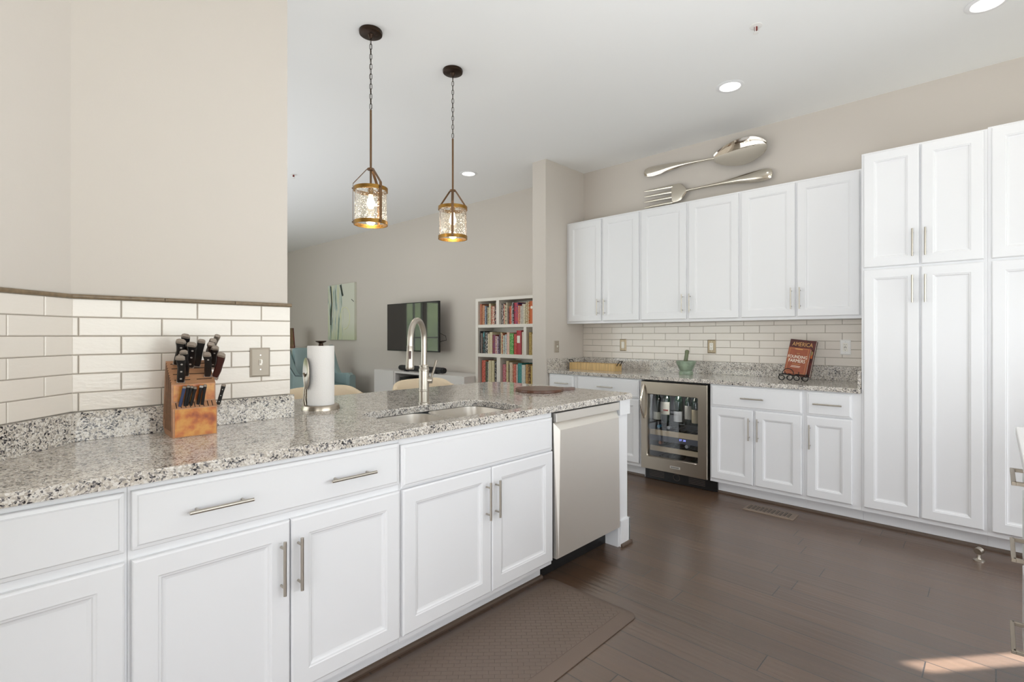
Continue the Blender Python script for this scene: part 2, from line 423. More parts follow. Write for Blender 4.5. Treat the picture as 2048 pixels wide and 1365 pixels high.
# ------------------------------------------------------------------ cabinet helpers
class Face:
    """a vertical cabinet front: p0 origin, u along it, n outward"""
    def __init__(s, p0, u, n): s.p0 = Vector(p0); s.u = Vector(u); s.n = Vector(n)
    def P(s, a, z, d): return s.p0 + s.u * a + s.n * d + Vector((0, 0, z))
    def rect(s, a0, a1, z0, z1, i, d): return [s.P(a0 + i, z0 + i, d), s.P(a1 - i, z0 + i, d), s.P(a1 - i, z1 - i, d), s.P(a0 + i, z1 - i, d)]
    def panel(s, b, a0, a1, z0, z1, prof):
        if a0 > a1: a0, a1 = a1, a0
        b.loops([s.rect(a0, a1, z0, z1, i, d) for i, d in prof]); return b
DOORP = [(0, .001), (0, .015), (.0025, .018), (.006, .0195), (.056, .0195), (.059, .0175), (.064, .0165), (.067, .012), (.071, .0105), (.076, .0095)]
DRAWP = [(0, .001), (0, .012), (.002, .014), (.011, .0155), (.0145, .0195), (.017, .0195)]
def handle(face, a0, z0, a1, z1, parent, d=.0195, stand=.030, r=.0052, name='handle', m=None):
    b = B(); p, q = face.P(a0, z0, d + stand), face.P(a1, z1, d + stand)
    b.cyl(p, q, r, 14)
    for t in (.14, .86):
        c = p.lerp(q, t); b.cyl(c - face.n * stand, c, r * .75, 10)
    return b.done(name, m or NICK, parent, smooth=True)
def vert_handle(face, a, z0, z1, parent, **k): return handle(face, a, z0, a, z1, parent, **k)

PF = Face((0, 1.645, 0), (1, 0, 0), (0, -1, 0))         # peninsula fronts, a = world X
BF = Face((4.0625, 0, 0), (0, 1, 0), (-1, 0, 0))        # back run fronts, a = world Y
UF = Face((4.3695, 0, 0), (0, 1, 0), (-1, 0, 0))        # wall cabinets
IF = Face((0, -.095, 0), (1, 0, 0), (0, 1, 0))          # right-hand island

def door(face, a0, a1, z0, z1, parent, hand=None, **k):
    o = face.panel(B(), a0, a1, z0, z1, DOORP).done('door', WHITE, parent)
    if hand: handle(face, *hand, o, **k)
    return o
def drawer(face, a0, a1, z0, z1, parent, hands=(), name='drawer', **k):
    o = face.panel(B(), a0, a1, z0, z1, DRAWP).done(name, WHITE, parent)
    for h in hands: handle(face, *h, o, **k)
    return o

# ---- peninsula base cabinets (face frame at Y=1.645, toe kick at Y=1.72)
def pen_body(x0, x1, label, toe=True, yb=2.22):
    t = thing('base_cabinet', (x0, 1.72, 0), label, 'cabinet', 'peninsula base cabinets')
    g = .0004
    B().box(x0 + g, 1.645, .10, x1 - g, yb, .8815).done('body', WHITE, t)
    B().box(x0 + g, 1.72, 0.0, x1 - g, 1.74, .0995).done('toe_kick', WHITE, t)
    return t
c1 = pen_body(-.14, .2695, 'white base cabinet left of the two-handled drawer, at the left frame edge', yb=1.86)
drawer(PF, -.135, .262, .706, .862, c1); door(PF, -.135, .262, .125, .681, c1)
c2 = pen_body(.2695, 1.1025, 'white base cabinet with one wide drawer carrying two long bar pulls')
drawer(PF, .277, 1.098, .706, .862, c2, [(.400, .782, .566, .782), (.812, .783, .980, .783)], stand=.03)
door(PF, .277, .6855, .125, .681, c2, (.657, .46, .657, .628)); door(PF, .690, 1.098, .125, .681, c2, (.711, .458, .711, .626))
c3 = pen_body(1.1025, 2.022, 'white sink base cabinet beside the dishwasher, with a blank drawer front')
for ch in list(c3.children):
    if ch.name.startswith('body'):
        bpy.data.objects.remove(ch)
b = B(); b.box(1.1029, 1.645, .10, 2.0216, 1.663, .8815); b.box(1.1029, 1.663, .10, 1.12, 2.22, .8815); b.box(2.004, 1.663, .10, 2.0216, 2.22, .8815); b.box(1.12, 1.663, .10, 2.004, 2.22, .118); b.box(1.12, 2.205, .118, 2.004, 2.22, .8815)
b.done('body', WHITE, c3)
drawer(PF, 1.107, 2.012, .688, .852, c3, name='false_drawer_front')
door(PF, 1.112, 1.5785, .125, .681, c3, (1.545, .459, 1.545, .624)); door(PF, 1.583, 2.012, .125, .681, c3, (1.603, .458, 1.603, .623))
# shoe moulding along the toe kick
def shoe(b, p0, p1, n, h=.019, w=.013):
    p0, p1, n = Vector(p0), Vector(p1), Vector(n)
    def sec(p): return [p, p + n * w, p + n * w + Vector((0, 0, h * .45)), p + n * w * .7 + Vector((0, 0, h * .85)), p + n * w * .25 + Vector((0, 0, h)), p + Vector((0, 0, h))]
    b.loops([sec(p0), sec(p1)])
b = B(); shoe(b, (-.14, 1.7198, 0), (2.03, 1.7198, 0), (0, -1, 0)); struct(b, 'trim_5', SHOE)

# dishwasher
dw = thing('dishwasher', (2.335, 1.7, 0), 'stainless steel dishwasher in the peninsula, with a pocket handle along its top', 'dishwasher')
b = B(); b.box(2.034, 1.66, .11, 2.638, 2.2, .872); b.done('body', BLACK, dw)
b = B(); y0 = 1.659
b.box(2.036, 1.622, .824, 2.637, y0, .871, .002)
b.done('control_strip', STEEL, dw)
b = B()
b.loops([[(2.036, y0, .125), (2.637, y0, .125), (2.637, y0, .820), (2.036, y0, .820)],
         [(2.036, 1.622, .125), (2.637, 1.622, .125), (2.637, 1.643, .820), (2.036, 1.643, .820)],
         [(2.050, 1.618, .127), (2.635, 1.618, .127), (2.622, 1.618, .782), (2.062, 1.618, .782)]])
b.done('door', STEEL, dw)
B().box(2.024, 1.648, .10, 2.0335, 1.70, .876).done('side_gasket', BLACK, dw)
b = B(); b.box(2.034, 1.724, .002, 2.64, 1.735, .108)
for x in (2.05, 2.33, 2.62): b.cyl((x, 1.724, .09), (x, 1.721, .09), .005, 10)
b.done('toe_panel', BLACK, dw)
# end post of the peninsula with its base block
t = thing('end_panel', (2.7, 1.66, 0), 'white panelled post closing the peninsula beside the dishwasher', 'panel')
b = B(); b.box(2.642, 1.635, .0, 2.745, 2.45, .8815); b.done('post', WHITE, t)
b = B(); b.box(2.642, 1.622, .79, 2.757, 1.6345, .8815, .001); b.done('capital', WHITE, t)
b = B(); b.box(2.655, 1.622, .0, 2.757, 1.6345, .155, .002); b.box(2.7455, 1.622, .0, 2.757, 2.45, .155); b.done('base_block', WHITE, t)
b = B(); shoe(b, (2.65, 1.6218, 0), (2.762, 1.6218, 0), (0, -1, 0)); shoe(b, (2.7572, 1.611, 0), (2.7572, 2.45, 0), (1, 0, 0)); struct(b, 'trim_6', SHOE)
# knee wall carrying the bar overhang
struct(B().box(PEND + .002, 2.452, 0, 2.745, 2.53, .8812), 'wall_knee', WALL)

# ---- granite peninsula top with sink cut-out
def rrect(x0, y0, x1, y1, r, n=6):
    pts = []
    for cx, cy, a in ((x1 - r, y1 - r, 0), (x0 + r, y1 - r, 90), (x0 + r, y0 + r, 180), (x1 - r, y0 + r, 270)):
        for i in range(n + 1):
            t = math.radians(a + 90 * i / n); pts.append((cx + r * math.cos(t), cy + r * math.sin(t)))
    return pts
def slab(name, outer, hole, z0, z1, m, e=.004, parent=None):
    bm = bmesh.new()
    def ring(pts, z): 
        v = [bm.verts.new((p[0], p[1], z)) for p in pts]
        for i in range(len(v)): bm.edges.new((v[i], v[(i + 1) % len(v)]))
        return v
    def inset(pts, d):
        n = len(pts); out = []
        ar = sum(pts[i][0] * pts[(i + 1) % n][1] - pts[(i + 1) % n][0] * pts[i][1] for i in range(n))
        sg = 1 if ar > 0 else -1
        for i in range(n):
            a, b, c = Vector(pts[i - 1]), Vector(pts[i]), Vector(pts[(i + 1) % n])
            d1, d2 = (b - a).normalized(), (c - b).normalized()
            n1, n2 = Vector((-d1.y, d1.x)) * sg, Vector((-d2.y, d2.x)) * sg
            m_ = (n1 + n2); m_ = m_.normalized() / max(.3, m_.normalized().dot(n1)); out.append(tuple(b + m_ * d))
        return out
    holei = [inset(hole, -e)] if hole else []
    top = [ring(inset(outer, e), z1)] + [ring(h, z1) for h in holei]
    bmesh.ops.triangle_fill(bm, edges=[x for x in bm.edges], use_beauty=True)
    e2 = set(bm.edges)
    bot = [ring(outer, z0)] + ([ring(hole, z0)] if hole else [])
    bmesh.ops.triangle_fill(bm, edges=[x for x in bm.edges if x not in e2], use_beauty=True)
    def wall(a, b):
        for i in range(len(a)): bm.faces.new((a[i], a[(i + 1) % len(a)], b[(i + 1) % len(b)], b[i]))
    mid = [[bm.verts.new((p[0], p[1], z1 - e)) for p in outer]] + ([[bm.verts.new((p[0], p[1], z1 - e)) for p in hole]] if hole else [])
    for a, c, d in zip(top, mid, bot): wall(a, c); wall(c, d)
    q = B(); q.bm.free(); q.bm = bm
    return q.done(name, m, parent)
ctop = [(-.53, 1.61), (2.76, 1.61), (2.785, 1.635), (2.785, 2.70), (2.665, 2.82), (PEND + .012, 2.82), (PEND + .012, YT + .011), (CORX, YT + .011), (CORX - .745, YT + .011 - .745), (-.53, 1.50)]
ctop = [(-.40, 1.61), (2.76, 1.61), (2.785, 1.635), (2.785, 2.70), (2.665, 2.82), (PEND + .012, 2.82), (PEND + .012, YT + .011), (CORX, YT + .011)]
tag(slab('granite_countertop', ctop, rrect(1.18, 1.69, 1.90, 2.10, .085), .882, .914, GRAN), 'speckled granite peninsula worktop holding the sink and the knife block', 'countertop')
def rrr(q):
    return q
t = tag(B().box(CORX + .002, YT - .0205, .9142, .954, YT + .0, 1.0112, .001).done('granite_upstand', GRAN), 'granite upstand under the straight cream tiles, behind the knife block', 'backsplash')
q = B(); p = Vector((CORX, YT - .0005, 0)); u = Vector((-.7071, -.7071, 0)); nn = Vector((.7071, -.7071, 0))
q.loops([[p + u * a + nn * d + Vector((0, 0, z)) for a, d in ((0, 0), (.86, 0), (.86, .020), (.0085, .020))] for z in (.9142, 1.0112)])
tag(q.done('granite_upstand', GRAN), 'granite upstand running along the angled tiled wall at the far left', 'backsplash')

# ---- sink
sk = thing('sink', (1.54, 1.9, .70), 'double-bowl undermount stainless steel sink below the faucet', 'sink')
def bowl(x0, x1, y0, y1):
    b = B(); rings = []
    for i, z, r in ((-.012, .8805, .09), (0, .8805, .08), (.004, .80, .075), (.012, .72, .06), (.045, .695, .05), (.12, .690, .02)):
        rings.append([(x, y, z) for x, y in rrect(x0 + i, y0 + i, x1 - i, y1 - i, r)])
    b.loops(rings, cap0=False); return b
SINK = mat('satin_sink_steel', (235, 230, 222), .3, metal=1)
bowl(1.19, 1.525, 1.70, 2.09).done('left_bowl', SINK, sk, smooth=True)
bowl(1.555, 1.89, 1.70, 2.09).done('right_bowl', SINK, sk, smooth=True)
B().box(1.528, 1.71, .80, 1.552, 2.08, .876, .003).done('divider', SINK, sk)
for x in (1.36, 1.72):
    B().lathe([(.0, .0), (.045, 0), (.045, .004), (.03, .002), (.0, .001)], (x, 1.93, .6905), 24).done('drain', CHROME, sk, smooth=True)

# ---- faucet
fx, fy = 1.61, 2.166
fc = thing('faucet', (fx, fy, .914), 'brushed nickel gooseneck pull-down faucet behind the sink', 'faucet')
B().lathe([(0, 0), (.032, 0), (.032, .004), (.027, .008), (.0265, .062), (.029, .065), (.029, .07), (.0265, .073), (.0255, .17), (.0275, .172), (.0275, .178), (.0255, .181), (.0235, .192), (.0265, .194), (.0265, .198), (.0155, .201), (.0155, .205)], (fx, fy, .9142), 32).done('body', NICK, fc, smooth=True)
dv = Vector((-.165, -.112, 0)); R = dv.length / 2; du = dv.normalized()
pts = [Vector((fx, fy, 1.11)), Vector((fx, fy, 1.2)), Vector((fx, fy, 1.24))]
for i in range(1, 17):
    a = PI * i / 17 * 1.02
    pts.append(Vector((fx, fy, 1.245)) + du * (R - R * math.cos(a)) + Vector((0, 0, R * math.sin(a))))
he = Vector((fx, fy, 1.215)) + dv * 1.0
pts.append(he)
B().tube(pts, .0148, 18).done('spout', NICK, fc, smooth=True)
hd = (Vector((0, 0, -1)) - du * -.05).normalized()
hp = he + Vector((0, 0, .004))
sh = B().lathe([(0, 0), (.0165, 0), (.0165, .003), (.0155, .005), (.0185, .06), (.0205, .1), (.0205, .108), (.018, .115), (.0, .113)], hp, 28, hd).done('spray_head', NICK, fc, smooth=True)
side = (CAMP - hp); side.z = 0; side = side.normalized()
b = B(); cb_ = hp + hd * .045 + side * .0165
b.obox(cb_, side.cross(Vector((0, 0, 1))), hd, side, .006, .020, .0022, .002); b.done('spray_button', mat('dark_brown_button', (70, 45, 38), .4), sh)
b = B(); rt = Vector((SS, -CC, 0)); hb = Vector((fx, fy, 1.035)); b.cyl(hb + rt * .015, hb + rt * .043, .017, 20)
lv = hb + rt * .038; b.tube([lv, lv + Vector((0, 0, .03)) + rt * .006, lv + Vector((0, 0, .105)) + rt * .028], [.006, .0055, .0075], 10)
b.done('lever', NICK, fc, smooth=True)

# ---- paper towel holder
px_, py_ = 1.145, 2.365
pt = thing('paper_towel_holder', (px_, py_, .914), 'brushed steel paper towel holder standing at the end of the tiled wall', 'paper towel holder')
B().lathe([(0, 0), (.088, 0), (.088, .004), (.083, .019), (.08, .021), (0, .021)], (px_, py_, .9142), 48).done('base', STEEL_FR, pt, smooth=True)
b = B(); b.cyl((px_, py_, .935), (px_, py_, 1.225), .006, 12); b.lathe([(0, 0), (.012, 0), (.010, .012), (.024, .019), (.026, .024), (.0, .024)], (px_, py_, 1.219), 24); b.done('post', BRONZE, pt, smooth=True)
rt = Vector((SS, -CC, 0)); fw = Vector((CC, SS, 0))
ab = Vector((px_, py_, .93)) - rt * .07 - fw * .012
b = B(); pts = [ab, ab + Vector((0, 0, .03)) - rt * .004, ab + Vector((0, 0, .09)) + rt * .0, ab + Vector((0, 0, .14)) + rt * .0, Vector((px_, py_, 1.088)) - rt * .064 - fw * .046]
b.tube(pts, [.011, .0095, .0075, .006, .005], 12); b.done('tension_arm', STEEL_FR, pt, smooth=True)
ax = (rt * .84 + fw * .54).normalized()
dc = Vector((px_, py_, 1.088)) - ax * .0685
b = B(); rings = []
vv = ax.cross(Vector((0, 0, 1))).normalized()
for d, s in ((0, .2), (-.002, .95), (0, 1.0), (.003, .97), (.004, .2)):
    rings.append([dc + ax * d + vv * (.072 * s * math.cos(2 * PI * i / 32)) + Vector((0, 0, .076 * s * math.sin(2 * PI * i / 32))) for i in range(32)])
b.loops(rings); b.done('tension_disc', STEEL_FR, pt, smooth=True)
B().lathe([(.02, 0), (.0618, 0), (.0618, .283), (.02, .283), (.02, .0)], (px_, py_, .936), 48).done('paper_roll', PAPER, smooth=True)
o = bpy.data.objects['paper_roll']; tag(o, 'white roll of kitchen paper standing on the steel holder', 'paper towel')

# ---- round cutting board
bc = Vector((2.465, 2.105, .9143)); hdv = Vector((.86, -.5, 0)).normalized(); sdv = Vector((.5, .86, 0)).normalized()
poly = []
for i in range(41):
    a = math.radians(14) + (2 * PI - math.radians(28)) * i / 40
    poly.append(bc + hdv * (.15 * math.cos(a)) + sdv * (.15 * math.sin(a)))
poly += [bc + hdv * .155 + sdv * -.02, bc + hdv * .235 + sdv * -.018, bc + hdv * .245, bc + hdv * .235 + sdv * .018, bc + hdv * .155 + sdv * .02]
BOARD = mat('walnut_board', (88, 56, 40), .3, var=.25, bscale=16, stretch=(1, 5, 1), spec=.5)
b = B(); cz = bc
b.loops([[p.copy() for p in poly], [p + Vector((0, 0, .003)) + (p - cz) * .012 for p in poly], [p + Vector((0, 0, .014)) + (p - cz) * .012 for p in poly], [p + Vector((0, 0, .018)) for p in poly]])
tag(b.done('cutting_board', BOARD), 'round dark wood cutting board with short handle on the peninsula', 'cutting board')

# ------------------------------------------------------------------ back run
RUN = 'back wall base cabinets'
def back_body(y1, y0, label, yb=None):
    t = thing('base_cabinet', (4.13, (y0 + y1) / 2, 0), label, 'cabinet', RUN)
    g = .0004
    B().box(4.0625, y0 + g, .10, XW - .013, y1 - g, .8815).done('body', WHITE, t)
    B().box(4.13, y0 + g, 0, 4.15, y1 - g, .0995).done('toe_kick', WHITE, t)
    return t
def hy(px, py): return on_x(px, py, 4.0625 - .05).y
def hz(px, py): return on_x(px, py, 4.0625 - .05).z
d1 = back_body(3.336, 2.978, 'narrow white base cabinet against the stub wall, left end of the back counter')
drawer(BF, 3.318, 3.012, .706, .872, d1, [(hy(1108.6, 768), .790, hy(1135, 768), .790)]); door(BF, 3.318, 3.012, .13, .697, d1, (3.045, .47, 3.045, .64))
d2 = back_body(2.978, 2.274, 'white base cabinet just left of the wine fridge, second from the stub wall')
drawer(BF, 2.965, 2.290, .706, .872, d2, [(hy(1193.6, 775), .788, hy(1224.4, 775), .788)]); door(BF, 2.965, 2.632, .13, .697, d2, (2.66, .47, 2.66, .64)); door(BF, 2.625, 2.290, .13, .697, d2, (2.60, .47, 2.60, .64))
d3 = back_body(1.660, .984, 'white two-door base cabinet just right of the wine fridge')
drawer(BF, 1.648, .995, .706, .872, d3, [(hy(1480, 797), .787, hy(1526, 797), .787)])
door(BF, 1.648, 1.329, .13, .697, d3, (1.353, .47, 1.353, .64)); door(BF, 1.314, .998, .13, .697, d3, (1.290, .47, 1.290, .64))
d4 = back_body(.984, .645, 'narrow white one-door base cabinet beside the tall pantry')
drawer(BF, .968, .695, .706, .872, d4, [(hy(1625, 808), .790, hy(1683, 808), .790)]); door(BF, .968, .695, .13, .697, d4, (.945, .47, .945, .64))
# pantries
def pantry(y1, y0, label, doors, ztop):
    t = thing('pantry_cabinet', (4.13, (y0 + y1) / 2, 0), label, 'cabinet', 'tall pantry cabinets')
    B().box(4.0625, y0, .10, XW - .001, y1, ztop).done('body', WHITE, t)
    B().box(4.13, y0, 0, 4.15, y1, .0995).done('toe_kick', WHITE, t)
    for a, c, hyy in doors:
        door(BF, a, c, 1.716, ztop - .012, t, (hyy, 1.765, hyy, 1.937)); door(BF, a, c, .13, 1.700, t, (hyy, 1.475, hyy, 1.647))
    return t
pantry(.6445, .0305, 'tall white pantry cabinet right of the granite back counter', [(.631, .343, .374), (.333, .046, .311)], 2.476)
pantry(.030, -.60, 'tall white pantry cabinet at the right edge of the photo', [(.014, -.283, -.26), (-.290, -.585, -.31)], 2.484)
b = B(); shoe(b, (4.1298, 1.655, 0), (4.1298, -.60, 0), (-1, 0, 0)); shoe(b, (4.1298, 3.336, 0), (4.1298, 2.28, 0), (-1, 0, 0)); struct(b, 'trim_7', SHOE)

# granite on the back run
tag(B().box(4.03, .647, .882, XW - .0005, STY0 - .001, .914, .003).done('granite_countertop', GRAN), 'granite worktop along the back wall under the wall cabinets', 'countertop')
tag(B().box(XW - .021, .668, .9142, XW - .0005, STY0 - .022, 1.0268, .001).done('granite_upstand', GRAN), 'long granite upstand below the back wall tiles', 'backsplash')
tag(B().box(4.035, STY0 - .021, .9142, XW - .022, STY0 - .001, 1.0268, .001).done('granite_upstand', GRAN), 'granite upstand against the stub wall, beside the wooden tray', 'backsplash')
tag(B().box(4.06, .6475, .9142, XW - .022, .667, 1.0268, .001).done('granite_upstand', GRAN), 'short granite upstand against the side of the tall pantry', 'backsplash')

# wall cabinets
def upper(y1, y0, label, doors):
    t = thing('wall_cabinet', (4.5, (y0 + y1) / 2, 1.393), label, 'cabinet', 'wall cabinets over the back counter')
    B().box(4.3695, y0 + .0003, 1.393, XW - .0005, y1 - .0003, 2.466).done('body', WHITE, t)
    for a, c, h in doors: door(UF, a, c, 1.415, 2.452, t, (h, 1.472, h, 1.637), r=.0045)
upper(3.335, 2.455, 'white two-door wall cabinet nearest the stub wall', [(3.302, 2.897, 2.925), (2.872, 2.470, 2.845)])
upper(2.455, 1.532, 'middle white two-door wall cabinet, under the fork handle', [(2.440, 1.998, 2.025), (1.972, 1.545, 1.955)])
upper(1.532, .6455, 'white two-door wall cabinet next to the tall pantry', [(1.520, 1.120, 1.143), (1.106, .703, 1.082)])

# ---- wine fridge
wf = thing('wine_fridge', (4.3, 1.968, 0), 'stainless under-counter wine fridge with a glass door', 'fridge')
FY0, FY1 = 1.671, 2.265
b = B(); b.box(4.095, FY0, .10, 4.115, FY1, .118); b.box(4.095, FY0, .10, XW - .02, FY0 + .02, .872); b.box(4.095, FY1 - .02, .10, XW - .02, FY1, .872)
b.box(4.095, FY0 + .02, .855, XW - .02, FY1 - .02, .872); b.box(4.095, FY0 + .02, .10, XW - .02, FY1 - .02, .12); b.box(XW - .04, FY0 + .02, .12, XW - .02, FY1 - .02, .855)
b.done('cabinet_shell', BLACK, wf)
b = B(); b.box(4.12, FY0 + .021, .121, XW - .041, FY0 + .028, .854); b.box(4.12, FY1 - .028, .121, XW - .041, FY1 - .021, .854); b.box(XW - .048, FY0 + .029, .36, XW - .041, FY1 - .029, .854)
b.done('liner', GREYIN, wf)
b = B(); O, I = rrect(FY0 + .0015, .106, FY1 - .0015, .868, .003, 3), rrect(1.748, .215, 2.207, .762, .014, 3)
Ib = rrect(1.753, .220, 2.202, .757, .012, 3)
b.loops([[(x, p[0], p[1]) for p in pp] for x, pp in ((4.092, I), (4.092, O), (4.036, O), (4.030, [(q[0] * .985 + 1.968 * .015, q[1] * .992 + .487 * .008) for q in O]), (4.030, I), (4.040, Ib), (4.092, I))], False, False)
dr = b.done('door', STEEL_FR, wf)
B().box(4.052, 1.7535, .2205, 4.058, 2.2015, .7565).done('door_glass', GLASS_F, dr)
b = B(); hyv = 2.232; pts = []
for i in range(13):
    t = i / 12; pts.append((4.026 - .05 * math.sin(PI * t) ** .8, hyv, .545 + .295 * t))
b.tube(pts, [.007] + [.0105] * 11 + [.007], 14); b.done('door_handle', CHROME, dr, smooth=True)
b = B(); b.box(4.0285, 1.90, .148, 4.0298, 1.99, .168); bd = b.done('badge', mat('badge_silver', (225, 222, 216), .3, metal=.7), dr)
b = B()
for i in range(10): b.box(4.0278, 1.912 + i * .0072, .153, 4.0284, 1.9165 + i * .0072, .163)
b.done('badge_lettering', mat('badge_grey', (90, 86, 80), .5), bd)
b = B(); b.box(4.105, 1.62, .004, 4.125, FY1 - .01, .099); 
GR = mat('grille_grey', (88, 76, 70), .5)
b.mi = 1
for i in range(5):
    z = .03 + i * .013; b.box(4.1035, 2.08, z, 4.105, 2.22, z + .004); b.box(4.1035, 1.72, z, 4.105, 1.86, z + .004)
b.tube([(4.103, 1.965 + .028 * math.cos(a), .055 + .028 * math.sin(a)) for a in [2 * PI * i / 20 for i in range(20)]], .002, 6, True)
b.done('vent_grille', [BLACK, GR], wf)
# shelves: two wood fronted racks and a glass shelf, display strip
s1 = [on_x(1293, y, 4.15).z for y in (857, 867, 888.7, 898.4)]
for za, zb in ((s1[1], s1[0]), (s1[3], s1[2])):
    b = B(); b.box(4.145, FY0 + .03, za, 4.16, FY1 - .03, zb); b.mi = 1
    for i in range(7): b.cyl((4.16, FY0 + .07 + i * .075, za + .01), (4.6, FY0 + .07 + i * .075, za + .01), .003, 6)
    b.done('wine_rack', [BEECH, NICK], wf)
B().box(4.15, FY0 + .03, .505, 4.6, FY1 - .03, .509).done('glass_shelf', GLASS_B, wf)
dz = on_x(1349, 880, 4.14).z
b = B(); b.box(4.148, FY0 + .029, dz - .03, 4.17, FY1 - .029, dz + .028)
pnl = b.done('control_panel', mat('control_grey', (96, 98, 108), .35), wf)
def text(s, name, size, loc, rot, m, parent=None, align='CENTER', ext=.0004, sx=1.0):
    c = bpy.data.curves.new(name, 'FONT'); c.body = s; c.size = size; c.align_x = align; c.align_y = 'CENTER'; c.extrude = ext
    tmp = bpy.data.objects.new(name, c); COL.objects.link(tmp)
    dg = bpy.context.evaluated_depsgraph_get(); dg.update()
    me = bpy.data.meshes.new_from_object(tmp.evaluated_get(dg)); bpy.data.objects.remove(tmp)
    me.name = name; me.materials.clear(); me.materials.append(m)
    for v in me.vertices: v.co.x *= sx
    o = bpy.data.objects.new(name, me); COL.objects.link(o)
    o.parent = parent; off = Vector((0, 0, 0)); p = parent
    while p is not None: off += p.location; p = p.parent
    o.location = Vector(loc) - off; o.rotation_euler = rot
    return o
BLUEL = mat('blue_led', (150, 160, 255), .5, emit=2.2)
text('37 38', 'led_digits', .022, (4.1475, 1.935, dz), (PI / 2, 0, -PI / 2), BLUEL, pnl, sx=1.2)
light('fridge_fill', 'POINT', (4.14, 1.97, .80), (0, 0, 0), 2.6, color=(1, 1, 1), shadow_soft_size=.03)  # fill light added to brighten the bottles and liner

# bottles
def bottle(px, ytop, yb, m, lab, labcol, cap=None, x=4.21, zb=.5092, r=.036, h=.30):
    y = min(on_x(px, 830, x).y, 2.232 - r)
    l0, l1 = on_x(px, yb, x - r).z, on_x(px, ytop, x - r).z
    t = thing('wine_bottle', (x, y, zb), lab, 'bottle', 'bottles standing in the wine fridge')
    B().lathe([(0, 0), (r * .9, 0), (r, .006), (r, h * .58), (r * .8, h * .68), (.014, h * .76), (.0135, h * .96), (.016, h * .965), (.016, h), (0, h)], (x, y, zb), 24).done('glass', m, t, smooth=True)
    b = B(); n = 14; A = [math.radians(180 - 75 + 150 * i / n) for i in range(n + 1)]; rr = r + .0006
    b.loops([[(x + rr * math.cos(a), y + rr * math.sin(a), z) for a in A] for z in (l0, l1)], False, False, close=False)
    b.done('paper_label', mat('label_' + str(labcol), labcol, .7), t)
bottle(1308, 824, 839, GLASS_G, 'bottle with a low cream label, leftmost of those standing in the wine fridge', (224, 220, 200))
bottle(1331.5, 805, 830, GLASS_G, 'bottle with the tall cream label with a red stripe inside the wine fridge', (220, 214, 196), r=.043, h=.33)
bottle(1357, 824, 845, GLASS_G, 'bottle with the big white label in the middle of the wine fridge', (226, 224, 220), r=.040, h=.31)
bottle(1377, 813, 840, GLASS_G, 'bottle with the narrow grey label, second from right in the wine fridge', (178, 172, 160), r=.030)
bottle(1391.5, 821, 848, GLASS_G, 'bottle with the tan label, rightmost of those standing in the wine fridge', (176, 160, 130), r=.032)
b = B(); x = 4.21 - .0442; y = on_x(1331.5, 820, x).y; b.box(x - .0006, y - .022, on_x(1331, 822.5, x).z, x, y + .025, on_x(1331, 819.5, x).z)
tb = [o for o in bpy.data.objects if o.get('label', '').startswith('bottle with the tall cream')][0]
b.done('red_stripe', mat('label_red', (190, 90, 80), .6), tb)
def lying(px, py, r, m, lab, cap, zr, x=4.17):
    y = min(on_x(px, py, x).y, 2.23 - r); z = zr + r + .001
    t = thing('lying_bottle', (x, y, z), lab, 'bottle', 'bottles lying on the wine fridge racks')
    B().lathe([(0, 0), (.012, 0), (.014, .004), (.0135, .05), (.016, .07), (r, .10), (r, .29), (0, .295)], (x, y, z), 20, (1, 0, 0)).done('glass', m, t, smooth=True)
    B().lathe([(0, -.001), (.0145, -.001), (.0152, .002), (.0148, .045), (.0142, .046)], (x, y, z), 20, (1, 0, 0)).done('foil_cap', cap, t, smooth=True)
FOILB = mat('blue_foil', (90, 160, 190), .4, metal=.3); FOILS = mat('silver_foil', (205, 205, 205), .3, metal=.7); FOILP = mat('copper_foil', (190, 140, 120), .35, metal=.5); FOILG = mat('green_foil', (130, 140, 120), .5)
lying(1317, 855, .026, GLASS_G, 'bottle lying with a blue foil cap on the upper wine rack', FOILB, s1[0])
lying(1337, 856, .026, GLASS_G, 'silver-capped bottle lying beside the blue-capped one on the upper wine rack', FOILS, s1[0])
lying(1320, 888, .026, GLASS_G, 'bottle lying with a copper foil cap on the lower wine rack', FOILP, s1[2])
lying(1373, 897, .026, GLASS_G, 'silver-capped bottle lying at the right of the lower wine rack', FOILS, s1[2])
lying(1314, 914, .034, GLASS_G, 'green-capped bottle lying at the bottom left of the wine fridge', FOILG, .1205)
lying(1334, 909, .040, GLASS_G, 'silver-capped bottle lying on the fridge bottom, second from left', FOILS, .1205)
lying(1377, 924, .034, GLASS_G, 'pale-capped bottle lying at the bottom right of the wine fridge', FOILG, .1205)

# ---- right-hand island (only its far drawer end is in frame)
isl = thing('island_cabinet', (2.2, -.5, 0), 'white drawer cabinet with square bar pulls cut by the right frame edge', 'cabinet')
B().box(1.2, -.95, .10, 2.755, -.095, .8815).done('body', WHITE, isl); B().box(1.2, -.90, 0, 2.70, -.16, .0995).done('toe_kick', WHITE, isl)
PULL = mat('satin_bar_pull', (160, 148, 132), .4, metal=.7)
def pull(z, parent):
    b = B(); y = -.045
    b.box(2.345, y - .006, z - .006, 2.59, y + .006, z + .006, .001)
    for x in (2.352, 2.583): b.box(x - .006, -.0755, z - .006, x + .006, y, z + .006, .001)
    b.done('handle', PULL, parent)
for z0, z1, hz_ in ((.706, .872, .782), (.42, .697, .53), (.115, .41, .228)):
    o = IF.panel(B(), 2.20, 2.745, z0, z1, DRAWP).done('drawer', WHITE, isl); pull(hz_, o)
    IF.panel(B(), 1.22, 2.19, z0, z1, DRAWP).done('drawer', WHITE, isl)
tag(B().box(1.16, -.99, .882, 2.785, -.058, .914, .003).done('island_countertop', mat('white_quartz', (232, 230, 228), .2)), 'pale worktop corner at the right frame edge', 'countertop')

